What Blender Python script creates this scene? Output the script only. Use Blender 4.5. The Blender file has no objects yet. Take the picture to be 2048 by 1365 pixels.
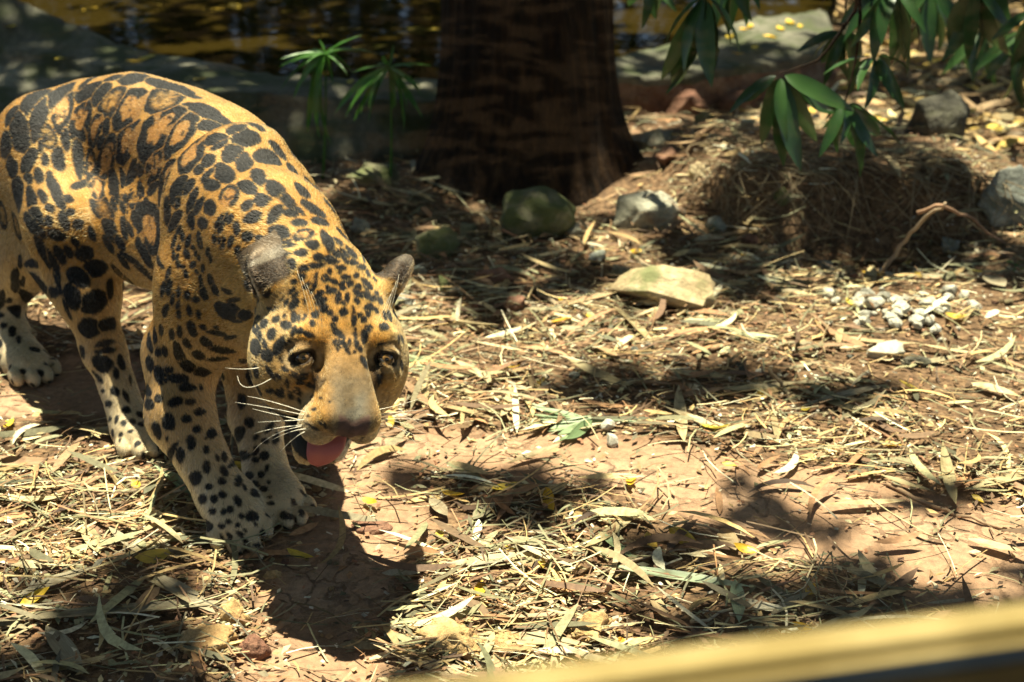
import bpy, bmesh, math, random
import numpy as np
from mathutils import Vector, Matrix
from mathutils.bvhtree import BVHTree
rng = np.random.default_rng(7)
random.seed(7)
scene = bpy.context.scene
COL = scene.collection

# ---------------------------------------------------------------- camera
CAM_H = 1.37
PITCH = math.radians(25.0)
FPX = 2813.0                      # focal length in pixels of a 2048 wide frame
cam_d = bpy.data.cameras.new('camera')
cam_d.sensor_width = 36.0
cam_d.lens = 36.0 * FPX / 2048.0
cam_d.clip_start = 0.02
cam_d.clip_end = 2000.0
cam_d.dof.use_dof = True
cam_d.dof.focus_distance = 2.32
cam_d.dof.aperture_fstop = 3.8
cam = bpy.data.objects.new('camera', cam_d)
COL.objects.link(cam)
cam.location = (0, 0, CAM_H)
cam.rotation_euler = (math.pi / 2 - PITCH, 0, 0)
scene.camera = cam

# ---------------------------------------------------------------- sky, sun, exposure
SUN_EL = math.radians(80.0)
SUN_AZ = math.radians(-8.0)      # measured from +Y (away from the camera) towards +X
SUN_DIR = Vector((math.cos(SUN_EL) * math.sin(SUN_AZ), math.cos(SUN_EL) * math.cos(SUN_AZ), math.sin(SUN_EL)))
world = bpy.data.worlds.new('World')
scene.world = world
world.use_nodes = True
wn = world.node_tree
sky = wn.nodes.new('ShaderNodeTexSky')
sky.sky_type = 'NISHITA'
sky.sun_disc = False
sky.sun_elevation = SUN_EL
sky.sun_rotation = SUN_AZ
wn.links.new(sky.outputs[0], wn.nodes['Background'].inputs[0])
wn.nodes['Background'].inputs[1].default_value = 0.055
sun_d = bpy.data.lights.new('sun', 'SUN')
sun_d.energy = 5.0
sun_d.angle = math.radians(0.55)
sun_d.color = (1.0, 0.93, 0.69)
sun = bpy.data.objects.new('sun', sun_d)
COL.objects.link(sun)
sun.rotation_euler = SUN_DIR.to_track_quat('Z', 'Y').to_euler()
sun.location = (0, 0, 20)
scene.view_settings.view_transform = 'Standard'
scene.view_settings.look = 'None'
scene.view_settings.gamma = 1.0
scene.view_settings.exposure = 1.6
scene.view_settings.use_curve_mapping = False
scene.render.engine = 'CYCLES'
scene.cycles.max_bounces = 6
scene.cycles.diffuse_bounces = 3
scene.cycles.glossy_bounces = 3
scene.cycles.transmission_bounces = 4
scene.cycles.transparent_max_bounces = 8

# ---------------------------------------------------------------- helpers
_f = np.array([0, math.cos(PITCH), -math.sin(PITCH)])
_u = np.array([0, math.sin(PITCH), math.cos(PITCH)])
CAMP = np.array([0, 0, CAM_H])
def ray(px, py):
    return _f + np.array([(px - 1024.0) / FPX, 0, 0]) - (py - 682.5) / FPX * _u
def P(px, py, D):
    """world point seen at photo pixel (px,py) at horizontal distance D"""
    r = ray(px, py)
    return CAMP + r * (D / r[1])
def G(px, py, z=0.0):
    """world point at height z seen at photo pixel"""
    r = ray(px, py)
    return CAMP + r * ((z - CAM_H) / r[2])
def proj(p):
    """world points (n,3) -> photo pixels"""
    q = np.asarray(p, float) - CAMP
    d = q @ _f
    return np.stack([1024 + FPX * q[..., 0] / d, 682.5 - FPX * (q @ _u) / d], -1)
def unit(v):
    v = np.asarray(v, float)
    return v / np.linalg.norm(v)

UP = np.array([0, 0, 1.0])
def tube(pts_, radii, seg=6):
    pts_ = [np.asarray(p, float) for p in pts_]
    vs, fs = [], []
    ref = np.array([.3, .2, .93])
    for i, p in enumerate(pts_):
        d = unit(pts_[min(i + 1, len(pts_) - 1)] - pts_[max(i - 1, 0)])
        s_ = np.cross(d, ref)
        if np.linalg.norm(s_) < .1: s_ = np.cross(d, [1, 0, 0])
        s_ = unit(s_); q = np.cross(d, s_)
        for j in range(seg):
            a = 2 * math.pi * j / seg
            vs.append(p + (s_ * math.cos(a) + q * math.sin(a)) * radii[i])
    for i in range(len(pts_) - 1):
        for j in range(seg):
            a, b_ = i * seg + j, i * seg + (j + 1) % seg
            fs.append([a, b_, b_ + seg, a + seg])
    fs.append(list(range(seg))[::-1]); fs.append([(len(pts_) - 1) * seg + j for j in range(seg)])
    return vs, fs
def bez(a, b, c, n=10):
    a, b, c = map(np.asarray, (a, b, c))
    return [(1 - t) ** 2 * a + 2 * t * (1 - t) * b + t * t * c for t in np.linspace(0, 1, n)]
def link(name, me, mat=None, parent=None, smooth=True):
    o = bpy.data.objects.new(name, me)
    COL.objects.link(o)
    if mat is not None:
        me.materials.clear()
        me.materials.append(mat)
    if parent is not None:
        o.parent = parent
    if smooth and hasattr(me, 'polygons') and len(me.polygons):
        me.polygons.foreach_set('use_smooth', np.ones(len(me.polygons), bool))
    return o
def tag(o, label=None, cat=None, group=None, kind=None):
    if label: o['label'] = label
    if cat: o['category'] = cat
    if group: o['group'] = group
    if kind: o['kind'] = kind
    return o
def empty(name, loc=(0, 0, 0), rz=0.0):
    o = bpy.data.objects.new(name, None)
    o.empty_display_size = 0.1
    COL.objects.link(o)
    o.location = loc
    o.rotation_euler = (0, 0, rz)
    return o
def mesh_np(name, verts, faces):
    """faces: list of lists or (n,k) array"""
    me = bpy.data.meshes.new(name)
    verts = np.asarray(verts, np.float32)
    if isinstance(faces, np.ndarray):
        n, k = faces.shape
        me.vertices.add(len(verts)); me.vertices.foreach_set('co', verts.ravel())
        me.loops.add(n * k); me.loops.foreach_set('vertex_index', faces.astype(np.int32).ravel())
        me.polygons.add(n); me.polygons.foreach_set('loop_start', np.arange(0, n * k, k, dtype=np.int32))
        me.update(calc_edges=True); me.validate()
    else:
        me.from_pydata([tuple(map(float, v)) for v in verts], [], faces)
        me.update()
    return me
def add_color(me, cols, name='col'):
    a = me.color_attributes.new(name, 'FLOAT_COLOR', 'POINT')
    c = np.ones((len(cols), 4), np.float32); c[:, :3] = cols
    a.data.foreach_set('color', c.ravel())

# value noise on numpy arrays
_perm = np.random.default_rng(11).integers(0, 1 << 30, 4096)
def _hash(i, j, k):
    return (_perm[(i + _perm[(j + _perm[k & 4095]) & 4095]) & 4095] % 65536) / 65535.0
def vnoise(p):
    p = np.asarray(p, float)
    i = np.floor(p).astype(np.int64); f = p - i
    f = f * f * (3 - 2 * f)
    r = 0
    for dx in (0, 1):
        for dy in (0, 1):
            for dz in (0, 1):
                w = (f[..., 0] if dx else 1 - f[..., 0]) * (f[..., 1] if dy else 1 - f[..., 1]) * (f[..., 2] if dz else 1 - f[..., 2])
                r = r + w * _hash(i[..., 0] + dx, i[..., 1] + dy, i[..., 2] + dz)
    return r * 2 - 1
def fbm(p, oct=3):
    p = np.asarray(p, float)
    a, s, r = 1.0, 1.0, 0
    for o in range(oct):
        r = r + a * vnoise(p * s + 17.3 * o); a *= 0.5; s *= 2.03
    return r
def xyz(x, y, z=0.0):
    x, y = np.broadcast_arrays(np.asarray(x, float), np.asarray(y, float))
    return np.stack([x, y, np.broadcast_to(np.asarray(z, float), x.shape)], -1)

# material helpers
def new_mat(name):
    m = bpy.data.materials.new(name); m.use_nodes = True
    nt = m.node_tree; b = nt.nodes['Principled BSDF']
    return m, nt, b
def N(nt, t, **kw):
    n = nt.nodes.new(t)
    for k, v in kw.items():
        if k.startswith('i_'): n.inputs[k[2:]].default_value = v
        elif k.startswith('x_'): n.inputs[int(k[2:])].default_value = v
        else: setattr(n, k, v)
    return n
def ramp(nt, fac, stops):
    r = nt.nodes.new('ShaderNodeValToRGB')
    e = r.color_ramp.elements
    while len(e) < len(stops): e.new(0.5)
    for q, (pos, c) in zip(e, stops):
        q.position = pos; q.color = (*c, 1)
    nt.links.new(fac, r.inputs[0])
    return r.outputs[0]
def bump(nt, b, h, strength=0.5, dist=0.01):
    n = nt.nodes.new('ShaderNodeBump'); n.inputs['Strength'].default_value = strength; n.inputs['Distance'].default_value = dist
    nt.links.new(h, n.inputs['Height']); nt.links.new(n.outputs[0], b.inputs['Normal'])
# ---------------------------------------------------------------- the ground
def gauss(x, y, cx, cy, rx, ry): return np.exp(-((x - cx) / rx) ** 2 - ((y - cy) / ry) ** 2)
def smooth(a, b, x):
    t = np.clip((x - a) / (b - a), 0, 1); return t * t * (3 - 2 * t)
PATH = [G(620, 1250), G(690, 1120), G(760, 905), G(900, 890), G(1150, 915), G(1400, 965), G(1600, 1020), G(1850, 1075), G(2200, 1160)]
PATHW = [.13, .13, .10, .10, .12, .13, .17, .22, .26]
PATH2 = [G(560, 1345), G(700, 1350)]
def bare(x, y):
    """1 on the trodden bare soil, 0 in the litter"""
    p = xyz(x, y)[..., :2]
    best = np.full(p.shape[:-1], 9.0)
    for (a, b, wa, wb) in [(PATH[i], PATH[i + 1], PATHW[i], PATHW[i + 1]) for i in range(len(PATH) - 1)] + [(PATH2[0], PATH2[1], .09, .08), (G(190, 800), G(60, 800), .09, .1), (G(180, 745), G(330, 830), .1, .1)]:
        a2, b2 = a[:2], b[:2]; ba = b2 - a2
        t = np.clip(((p - a2) @ ba) / (ba @ ba), 0, 1)
        d = np.linalg.norm(p - a2 - t[..., None] * ba, axis=-1) / (wa + (wb - wa) * t)
        best = np.minimum(best, d)
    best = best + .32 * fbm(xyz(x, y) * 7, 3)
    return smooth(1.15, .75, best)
def gz(x, y):
    x = np.asarray(x, float); y = np.asarray(y, float)
    q = xyz(x, y)
    z = .006 * fbm(q * 3.1, 3)
    far = smooth(2.9, 3.8, y)
    z = z + far * .025 * fbm(q * 1.7 + 3, 3)
    # dirt bank with a hollow in front of it, right of the trunk
    bank = .16 * smooth(3.62, 3.80, y + .05 * fbm(q * 5, 2)) * smooth(.42, .62, x) * smooth(1.55, 1.25, x) * smooth(4.7, 4.0, y)
    z = z + bank - .07 * gauss(x, y, .93, 3.55, .30, .14)
    hp_ = G(1800, 640)
    z = z + .030 * gauss(x, y, hp_[0], hp_[1], .16, .09)
    z = z + .05 * gauss(x, y, .33, 4.15, .25, .2)          # soil heaped against the trunk
    z = z + .05 * gauss(x, y, -.35, 4.0, .3, .25)
    # crumbly earth along the foot of the window
    z = z + .02 * gauss(x, y, -.42, 1.66, .2, .08) * (1 + fbm(q * 18, 2))
    z = z - .004 * bare(x, y)
    return z
def axis_pts(lo, hi, f0, f1, step, grow=1.22):
    a = list(np.arange(f0, f1 + 1e-6, step))
    d = step
    while a[-1] < hi: d *= grow; a.append(a[-1] + d)
    d = step
    while a[0] > lo: d *= grow; a.insert(0, a[0] - d)
    return np.array(a)
gx = axis_pts(-60, 60, -1.9, 2.3, .022); gy = axis_pts(-40, 90, 1.3, 5.2, .022)
GX, GY = np.meshgrid(gx, gy, indexing='ij')
GZ = gz(GX, GY)
nx, ny = GX.shape
gi = np.arange(nx * ny).reshape(nx, ny)
gq = np.stack([gi[:-1, :-1].ravel(), gi[1:, :-1].ravel(), gi[1:, 1:].ravel(), gi[:-1, 1:].ravel()], 1)
ground_me = mesh_np('ground', np.stack([GX.ravel(), GY.ravel(), GZ.ravel()], 1), gq)
ba_ = ground_me.attributes.new('bare', 'FLOAT', 'POINT')
ba_.data.foreach_set('value', bare(GX, GY).ravel().astype(np.float32))
def soil_material():
    m, nt, b = new_mat('red_soil')
    L = nt.links.new
    tc = N(nt, 'ShaderNodeTexCoord'); O = tc.outputs['Object']
    at = N(nt, 'ShaderNodeAttribute', attribute_name='bare')
    n1 = N(nt, 'ShaderNodeTexNoise', i_Scale=5.0, i_Detail=6.0); L(O, n1.inputs['Vector'])
    n2 = N(nt, 'ShaderNodeTexNoise', i_Scale=60.0, i_Detail=5.0, i_Roughness=.7); L(O, n2.inputs['Vector'])
    n3 = N(nt, 'ShaderNodeTexNoise', i_Scale=350.0, i_Detail=3.0); L(O, n3.inputs['Vector'])
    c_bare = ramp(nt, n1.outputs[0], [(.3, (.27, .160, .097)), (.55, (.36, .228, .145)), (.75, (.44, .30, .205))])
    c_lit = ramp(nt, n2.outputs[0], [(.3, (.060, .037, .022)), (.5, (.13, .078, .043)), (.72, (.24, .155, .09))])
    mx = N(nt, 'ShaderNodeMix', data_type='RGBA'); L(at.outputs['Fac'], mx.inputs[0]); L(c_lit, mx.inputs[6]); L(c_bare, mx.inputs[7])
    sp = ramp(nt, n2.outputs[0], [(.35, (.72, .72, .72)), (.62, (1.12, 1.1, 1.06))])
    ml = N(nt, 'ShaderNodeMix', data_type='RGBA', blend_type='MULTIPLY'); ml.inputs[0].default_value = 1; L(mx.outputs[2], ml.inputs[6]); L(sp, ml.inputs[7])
    # drying cracks
    wv = N(nt, 'ShaderNodeVectorMath', operation='MULTIPLY_ADD'); L(n2.outputs['Color'], wv.inputs[0]); wv.inputs[1].default_value = (.03, .03, .03); L(O, wv.inputs[2])
    nw_ = N(nt, 'ShaderNodeTexNoise', i_Scale=9.0, i_Detail=3.0); L(O, nw_.inputs['Vector'])
    wv2 = N(nt, 'ShaderNodeVectorMath', operation='MULTIPLY_ADD'); L(nw_.outputs['Color'], wv2.inputs[0]); wv2.inputs[1].default_value = (.12, .12, .12); L(wv.outputs[0], wv2.inputs[2])
    vo = N(nt, 'ShaderNodeTexVoronoi', feature='DISTANCE_TO_EDGE', i_Scale=13.0); L(wv2.outputs[0], vo.inputs['Vector'])
    cr = ramp(nt, vo.outputs['Distance'], [(0.0, (0, 0, 0)), (.022, (.25, .25, .25)), (.05, (1, 1, 1))])
    cm = N(nt, 'ShaderNodeMix', data_type='RGBA'); L(ramp(nt, n1.outputs[0], [(.46, (0, 0, 0)), (.66, (1, 1, 1))]), cm.inputs[0]); cm.inputs[6].default_value = (1, 1, 1, 1); L(cr, cm.inputs[7])
    ck = N(nt, 'ShaderNodeMix', data_type='RGBA', blend_type='MULTIPLY'); L(at.outputs['Fac'], ck.inputs[0]); L(ml.outputs[2], ck.inputs[6])
    cd = ramp(nt, cm.outputs[2], [(0, (.52, .48, .46)), (1, (1, 1, 1))]); L(cd, ck.inputs[7])
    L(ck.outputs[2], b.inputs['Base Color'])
    b.inputs['Roughness'].default_value = .9
    b.inputs['Specular IOR Level'].default_value = .25
    # relief
    a1 = N(nt, 'ShaderNodeMath', operation='MULTIPLY_ADD'); L(n2.outputs[0], a1.inputs[0]); a1.inputs[1].default_value = .8; L(cm.outputs[2], a1.inputs[2])
    a2 = N(nt, 'ShaderNodeMath', operation='MULTIPLY_ADD'); L(n3.outputs[0], a2.inputs[0]); a2.inputs[1].default_value = .3; L(a1.outputs[0], a2.inputs[2])
    bump(nt, b, a2.outputs[0], .75, .010)
    return m
M_SOIL = soil_material()
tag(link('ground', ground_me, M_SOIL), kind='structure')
# ---------------------------------------------------------------- pond, kerb
def stone_material(name, c0, c1, c2, moss=None, scale=6.0, mossamt=.5, bd=.025):
    m, nt, b = new_mat(name); L = nt.links.new
    tc = N(nt, 'ShaderNodeTexCoord'); O = tc.outputs['Object']
    oi = N(nt, 'ShaderNodeObjectInfo')
    ad = N(nt, 'ShaderNodeVectorMath', operation='ADD'); L(O, ad.inputs[0]); L(oi.outputs['Random'], ad.inputs[1])
    n1 = N(nt, 'ShaderNodeTexNoise', i_Scale=scale, i_Detail=7.0, i_Roughness=.62); L(ad.outputs[0], n1.inputs['Vector'])
    n2 = N(nt, 'ShaderNodeTexNoise', i_Scale=scale * 9, i_Detail=5.0, i_Roughness=.7); L(ad.outputs[0], n2.inputs['Vector'])
    c = ramp(nt, n1.outputs[0], [(.32, c0), (.5, c1), (.68, c2)])
    sp = ramp(nt, n2.outputs[0], [(.35, (.62, .62, .62)), (.65, (1.15, 1.15, 1.15))])
    ml = N(nt, 'ShaderNodeMix', data_type='RGBA', blend_type='MULTIPLY'); ml.inputs[0].default_value = 1; L(c, ml.inputs[6]); L(sp, ml.inputs[7])
    o = ml.outputs[2]
    if moss:
        n3 = N(nt, 'ShaderNodeTexNoise', i_Scale=scale * 1.7, i_Detail=6.0); L(ad.outputs[0], n3.inputs['Vector'])
        f = ramp(nt, n3.outputs[0], [(1 - mossamt - .06, (0, 0, 0)), (1 - mossamt + .10, (1, 1, 1))])
        mm = N(nt, 'ShaderNodeMix', data_type='RGBA'); L(f, mm.inputs[0]); L(o, mm.inputs[6]); mm.inputs[7].default_value = (*moss, 1)
        o = mm.outputs[2]
    L(o, b.inputs['Base Color']); b.inputs['Roughness'].default_value = .88
    a = N(nt, 'ShaderNodeMath', operation='MULTIPLY_ADD'); L(n2.outputs[0], a.inputs[0]); a.inputs[1].default_value = .35; L(n1.outputs[0], a.inputs[2])
    bump(nt, b, a.outputs[0], .9, bd)
    return m
M_KERB = stone_material('kerb_concrete', (.055, .055, .038), (.115, .11, .078), (.22, .21, .155), (.045, .055, .02), 4.0, .50)
M_KERB2 = stone_material('kerb_red_rubble', (.09, .045, .03), (.17, .085, .05), (.28, .19, .13), None, 9.0)
WATER_Z = .10
# stations: front foot, front top, back top as (x, y, z)
def st(front, top, back, zt, zb=None):
    f = G(*front, 0.0); t = G(*top, zt); k = G(*back, zb if zb is not None else zt)
    t[1] = max(t[1], f[1] + .01)
    return [f - UP * .08, f * [1, 1, 0] + UP * .02, t - UP * .03, t, k, k - UP * .45]
stations = [st((-500, 330), (-500, 110), (-480, -60), .22, .50), st((-150, 335), (-150, 105), (-120, -35), .22, .42), st((0, 335), (0, 103), (60, 5), .21, .34), st((150, 335), (150, 118), (190, 70), .20, .24),
            st((280, 335), (280, 150), (300, 106), .20), st((373, 335), (373, 168), (390, 122), .20), st((440, 335), (440, 184), (455, 131), .20), st((560, 335), (560, 190), (560, 146), .19),
            st((660, 330), (660, 193), (660, 152), .19), st((760, 325), (760, 196), (760, 158), .19), st((870, 310), (870, 198), (870, 160), .18), st((1050, 275), (1050, 182), (1050, 135), .16),
            st((1240, 240), (1240, 160), (1240, 112), .15), st((1340, 236), (1340, 154), (1340, 88), .15), st((1440, 228), (1440, 146), (1440, 50), .15), st((1540, 212), (1540, 127), (1520, 32), .14), st((1640, 190), (1640, 108), (1610, 26), .13),
            st((1680, 150), (1672, 80), (1650, 20), .11)]
UP_ = UP
def kerb_mesh():
    S_ = np.array(stations)                      # (n, 6, 3)
    # finer along the length
    n = len(S_); t = np.linspace(0, n - 1, 240); i = np.minimum(t.astype(int), n - 2); f = (t - i)[:, None, None]
    R = S_[i] * (1 - f) + S_[i + 1] * f
    # finer across
    seg = [1, 6, 2, 12, 3]
    rows = []
    for j, k in enumerate(seg):
        for q in range(k): rows.append(R[:, j] + (R[:, j + 1] - R[:, j]) * (q / k))
    rows.append(R[:, 5])
    A = np.stack(rows, 1)
    d = fbm(A * 6, 3) * .018 + fbm(A * 24, 2) * .008
    A = A + np.stack([d * .2, -np.abs(d) * .9, d * .7], -1)
    m_, k_ = A.shape[:2]
    idx = np.arange(m_ * k_).reshape(m_, k_)
    q = np.stack([idx[:-1, :-1].ravel(), idx[1:, :-1].ravel(), idx[1:, 1:].ravel(), idx[:-1, 1:].ravel()], 1)
    caps = [list(idx[0]), list(idx[-1][::-1])]
    me = mesh_np('pond_kerb', A.reshape(-1, 3), [list(map(int, f_)) for f_ in q] + [list(map(int, c)) for c in caps])
    return me, (A[:-1, :-1, 0].ravel() > .22) & (np.tile(np.arange(k_ - 1), m_ - 1) < 7)
kerb_me, rub = kerb_mesh()
kerb = tag(link('pond_kerb', kerb_me, M_KERB), 'low grey concrete kerb edging the dark pond behind the tree trunk', 'kerb')
kerb_me.materials.append(M_KERB2)
mi = np.zeros(len(kerb_me.polygons), np.int32); mi[:len(rub)] = rub; kerb_me.polygons.foreach_set('material_index', mi)
# water
def water_material():
    m, nt, b = new_mat('pond_water'); L = nt.links.new
    b.inputs['Base Color'].default_value = (.022, .015, .003, 1)
    b.inputs['Roughness'].default_value = .035
    b.inputs['IOR'].default_value = 1.33
    tc = N(nt, 'ShaderNodeTexCoord')
    mp = N(nt, 'ShaderNodeMapping'); mp.inputs['Scale'].default_value = (1, 1.6, 1); L(tc.outputs['Object'], mp.inputs['Vector'])
    n1 = N(nt, 'ShaderNodeTexNoise', i_Scale=3.2, i_Detail=3.0); L(mp.outputs[0], n1.inputs['Vector'])
    bump(nt, b, n1.outputs[0], .10, .05)
    return m
near = [np.array([s_[4][0], s_[4][1] - .04, WATER_Z]) for s_ in stations]
far_edge = [np.array([p[0] * 2.0, 10.5, WATER_Z]) for p in near]
wv_ = near + far_edge; nn = len(near)
tag(link('water', mesh_np('water', wv_, [[i, i + 1, nn + i + 1, nn + i] for i in range(nn - 1)]), water_material(), None, False), kind='structure')
# ---------------------------------------------------------------- bark, trunk and the crowns overhead
def bark_material():
    m, nt, b = new_mat('dark_bark'); L = nt.links.new
    tc = N(nt, 'ShaderNodeTexCoord'); mp = N(nt, 'ShaderNodeMapping'); mp.inputs['Scale'].default_value = (1, 1, .10); L(tc.outputs['Object'], mp.inputs['Vector'])
    n1 = N(nt, 'ShaderNodeTexNoise', i_Scale=34.0, i_Detail=7.0, i_Roughness=.65); L(mp.outputs[0], n1.inputs['Vector'])
    n2 = N(nt, 'ShaderNodeTexNoise', i_Scale=9.0, i_Detail=4.0); L(mp.outputs[0], n2.inputs['Vector'])
    c = ramp(nt, n1.outputs[0], [(.34, (.006, .004, .002)), (.5, (.026, .014, .007)), (.66, (.070, .040, .019))])
    c2 = ramp(nt, n2.outputs[0], [(.35, (.55, .5, .45)), (.7, (1.15, 1.1, 1.0))])
    ml = N(nt, 'ShaderNodeMix', data_type='RGBA', blend_type='MULTIPLY'); ml.inputs[0].default_value = 1; L(c, ml.inputs[6]); L(c2, ml.inputs[7])
    L(ml.outputs[2], b.inputs['Base Color']); b.inputs['Roughness'].default_value = .92; b.inputs['Specular IOR Level'].default_value = .2
    bump(nt, b, n1.outputs[0], 1.0, .03)
    return m
M_BARK = bark_material()
def leaf_material(name, c0, c1, trans=.35, rough=.42):
    m = bpy.data.materials.new(name); m.use_nodes = True
    nt = m.node_tree; b = nt.nodes['Principled BSDF']; L = nt.links.new
    oi = N(nt, 'ShaderNodeObjectInfo'); ge = N(nt, 'ShaderNodeNewGeometry')
    ad = N(nt, 'ShaderNodeMath', operation='ADD'); L(oi.outputs['Random'], ad.inputs[0]); L(ge.outputs['Random Per Island'], ad.inputs[1])
    fr = N(nt, 'ShaderNodeMath', operation='FRACT'); L(ad.outputs[0], fr.inputs[0])
    tc = N(nt, 'ShaderNodeTexCoord'); no = N(nt, 'ShaderNodeTexNoise', i_Scale=22.0, i_Detail=4.0); L(tc.outputs['Object'], no.inputs['Vector'])
    mxf = N(nt, 'ShaderNodeMath', operation='MULTIPLY_ADD'); L(no.outputs[0], mxf.inputs[0]); mxf.inputs[1].default_value = .5; L(fr.outputs[0], mxf.inputs[2])
    c = ramp(nt, mxf.outputs[0], [(.2, c0), (1.2 / 1.5, c1)])
    L(c, b.inputs['Base Color']); b.inputs['Roughness'].default_value = rough
    tr = N(nt, 'ShaderNodeBsdfTranslucent'); L(c, tr.inputs['Color'])
    mx = N(nt, 'ShaderNodeMixShader'); mx.inputs[0].default_value = trans
    out = nt.nodes['Material Output']
    L(b.outputs[0], mx.inputs[1]); L(tr.outputs[0], mx.inputs[2]); L(mx.outputs[0], out.inputs['Surface'])
    return m
M_LEAF = leaf_material('green_leaf', (.018, .055, .012), (.050, .125, .028))
M_CROWN = leaf_material('crown_leaf', (.022, .055, .012), (.07, .13, .022), .42)
TC = np.array([.055, 4.16])
SXY = np.array([SUN_DIR.x / SUN_DIR.z, SUN_DIR.y / SUN_DIR.z])
def trunk_mesh(top=6.0):
    zs = np.concatenate([np.linspace(-.12, .7, 46), np.linspace(.8, top, 30)])
    na = 132
    vs = []
    for z in zs:
        t = max(z, 0)
        for j in range(na):
            a = 2 * math.pi * j / na
            r = .262 - .016 * t if t > .3 else .262 - .016 * t
            r *= max(.45, 1 - .06 * t)
            fl = math.exp(-t / .13)
            # root flare: towards the right and the left of the camera, and little roots between
            r += fl * (.03 + .10 * max(0, math.cos(a - .15)) ** 6 + .075 * max(0, math.cos(a - math.pi - .35)) ** 4 + .05 * max(0, math.cos(a + 1.45)) ** 8 + .05 * max(0, math.cos(a - 1.8)) ** 6)
            r += .030 * math.exp(-t / .35) * max(0, math.cos(a - math.pi))
            p = np.array([math.cos(a) * 2.2, math.sin(a) * 2.2, z * .9])
            r += .012 * float(fbm(p[None], 2)[0]) + .012 * float(fbm(np.array([[math.cos(a) * 7, math.sin(a) * 7, z * 1.1]]), 3)[0])
            vs.append((TC[0] + r * math.cos(a) + SXY[0] * .72 * t, TC[1] + r * math.sin(a) + SXY[1] * .72 * t, z))
    idx = np.arange(len(zs) * na).reshape(len(zs), na)
    q = np.stack([idx[:-1].ravel(), np.roll(idx, -1, 1)[:-1].ravel(), np.roll(idx, -1, 1)[1:].ravel(), idx[1:].ravel()], 1)
    return mesh_np('trunk', vs, q)
def join_tubes(name, tubes, seg=8):
    vs, fs = [], []
    for pts_, rad in tubes:
        v, f = tube(pts_, rad, seg); o = len(vs)
        vs += v; fs += [[i + o for i in q] for q in f]
    return mesh_np(name, vs, fs)
def leaf_cards(centres, size, seed, droop=.5):
    """two-triangle pointed leaves folded on the midrib, one island each; sizes (n,)"""
    r = np.random.default_rng(seed); n = len(centres)
    a = r.random(n) * 2 * math.pi; el = -droop * r.random(n) - .1
    d = np.stack([np.cos(a) * np.cos(el), np.sin(a) * np.cos(el), np.sin(el)], 1)
    up = np.stack([r.normal(size=n) * .45, r.normal(size=n) * .45, np.ones(n)], 1)
    w = np.cross(d, up); w /= np.linalg.norm(w, axis=1)[:, None]
    nn_ = np.cross(w, d)
    L = size[:, None]; W = L * (.15 + .06 * r.random((n, 1)))
    c = centres
    v = np.stack([c - d * L * .5, c + w * W - d * L * .05 + nn_ * W * .35, c + d * L * .5 - UP * L * .08, c - w * W - d * L * .05 + nn_ * W * .35, c], 1)
    i = np.arange(n)[:, None] * 5
    f = np.concatenate([i + np.array([[0, 4, 1]]), i + np.array([[4, 2, 1]]), i + np.array([[0, 3, 4]]), i + np.array([[4, 3, 2]])])
    return v.reshape(-1, 3), f
# light gaps in the crown: where the sun comes through on to the ground (photo pixel, half sizes in pixels)
GAPS = [(120, 1010, 330, 120, 1), (600, 1320, 170, 60, 1), (1010, 1180, 270, 120, 1), (950, 880, 250, 60, 1), (1330, 935, 270, 55, 1), (1720, 950, 350, 60, 1), (1820, 1090, 300, 75, 1),
        (950, 690, 200, 45, 1), (1400, 690, 260, 40, 1), (1720, 690, 300, 45, 1), (1780, 620, 270, 75, 2.0), (1340, 595, 110, 40, 1), (1960, 800, 170, 120, 1), (1650, 275, 420, 42, 1), (1980, 300, 120, 45, 1),
        (1500, 105, 210, 55, 1), (1310, 415, 100, 40, 1), (680, 388, 90, 10, .9), (380, 148, 70, 9, 1), (500, 140, 60, 9, 1), (80, 90, 120, 14, .6), (1120, 650, 90, 30, 1), (1180, 520, 70, 24, .8), (2010, 430, 70, 50, 1), (740, 640, 90, 60, 1), (1250, 300, 60, 40, .8), (1120, 1290, 200, 50, 1), (1600, 880, 260, 50, .8), (1180, 870, 150, 50, 1), (1880, 960, 200, 80, 1)]
GAPW = []
for (px, py, rx, ry, w) in GAPS:
    c = G(px, py); ex = abs(G(px + rx, py)[0] - c[0]); ey = abs(G(px, py - ry)[1] - G(px, py + ry)[1]) * .5
    GAPW.append((c[0], c[1], ex * 1.15 + .05, ey * 1.15 + .05, w))
GAPW += [(.15, .53, .95, .22, 1.4), (-.70, 2.50, .62, .62, 1.3), (-.33, 2.02, .26, .26, 1.3), (-.95, 2.95, .45, .35, 1.2)]
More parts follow.
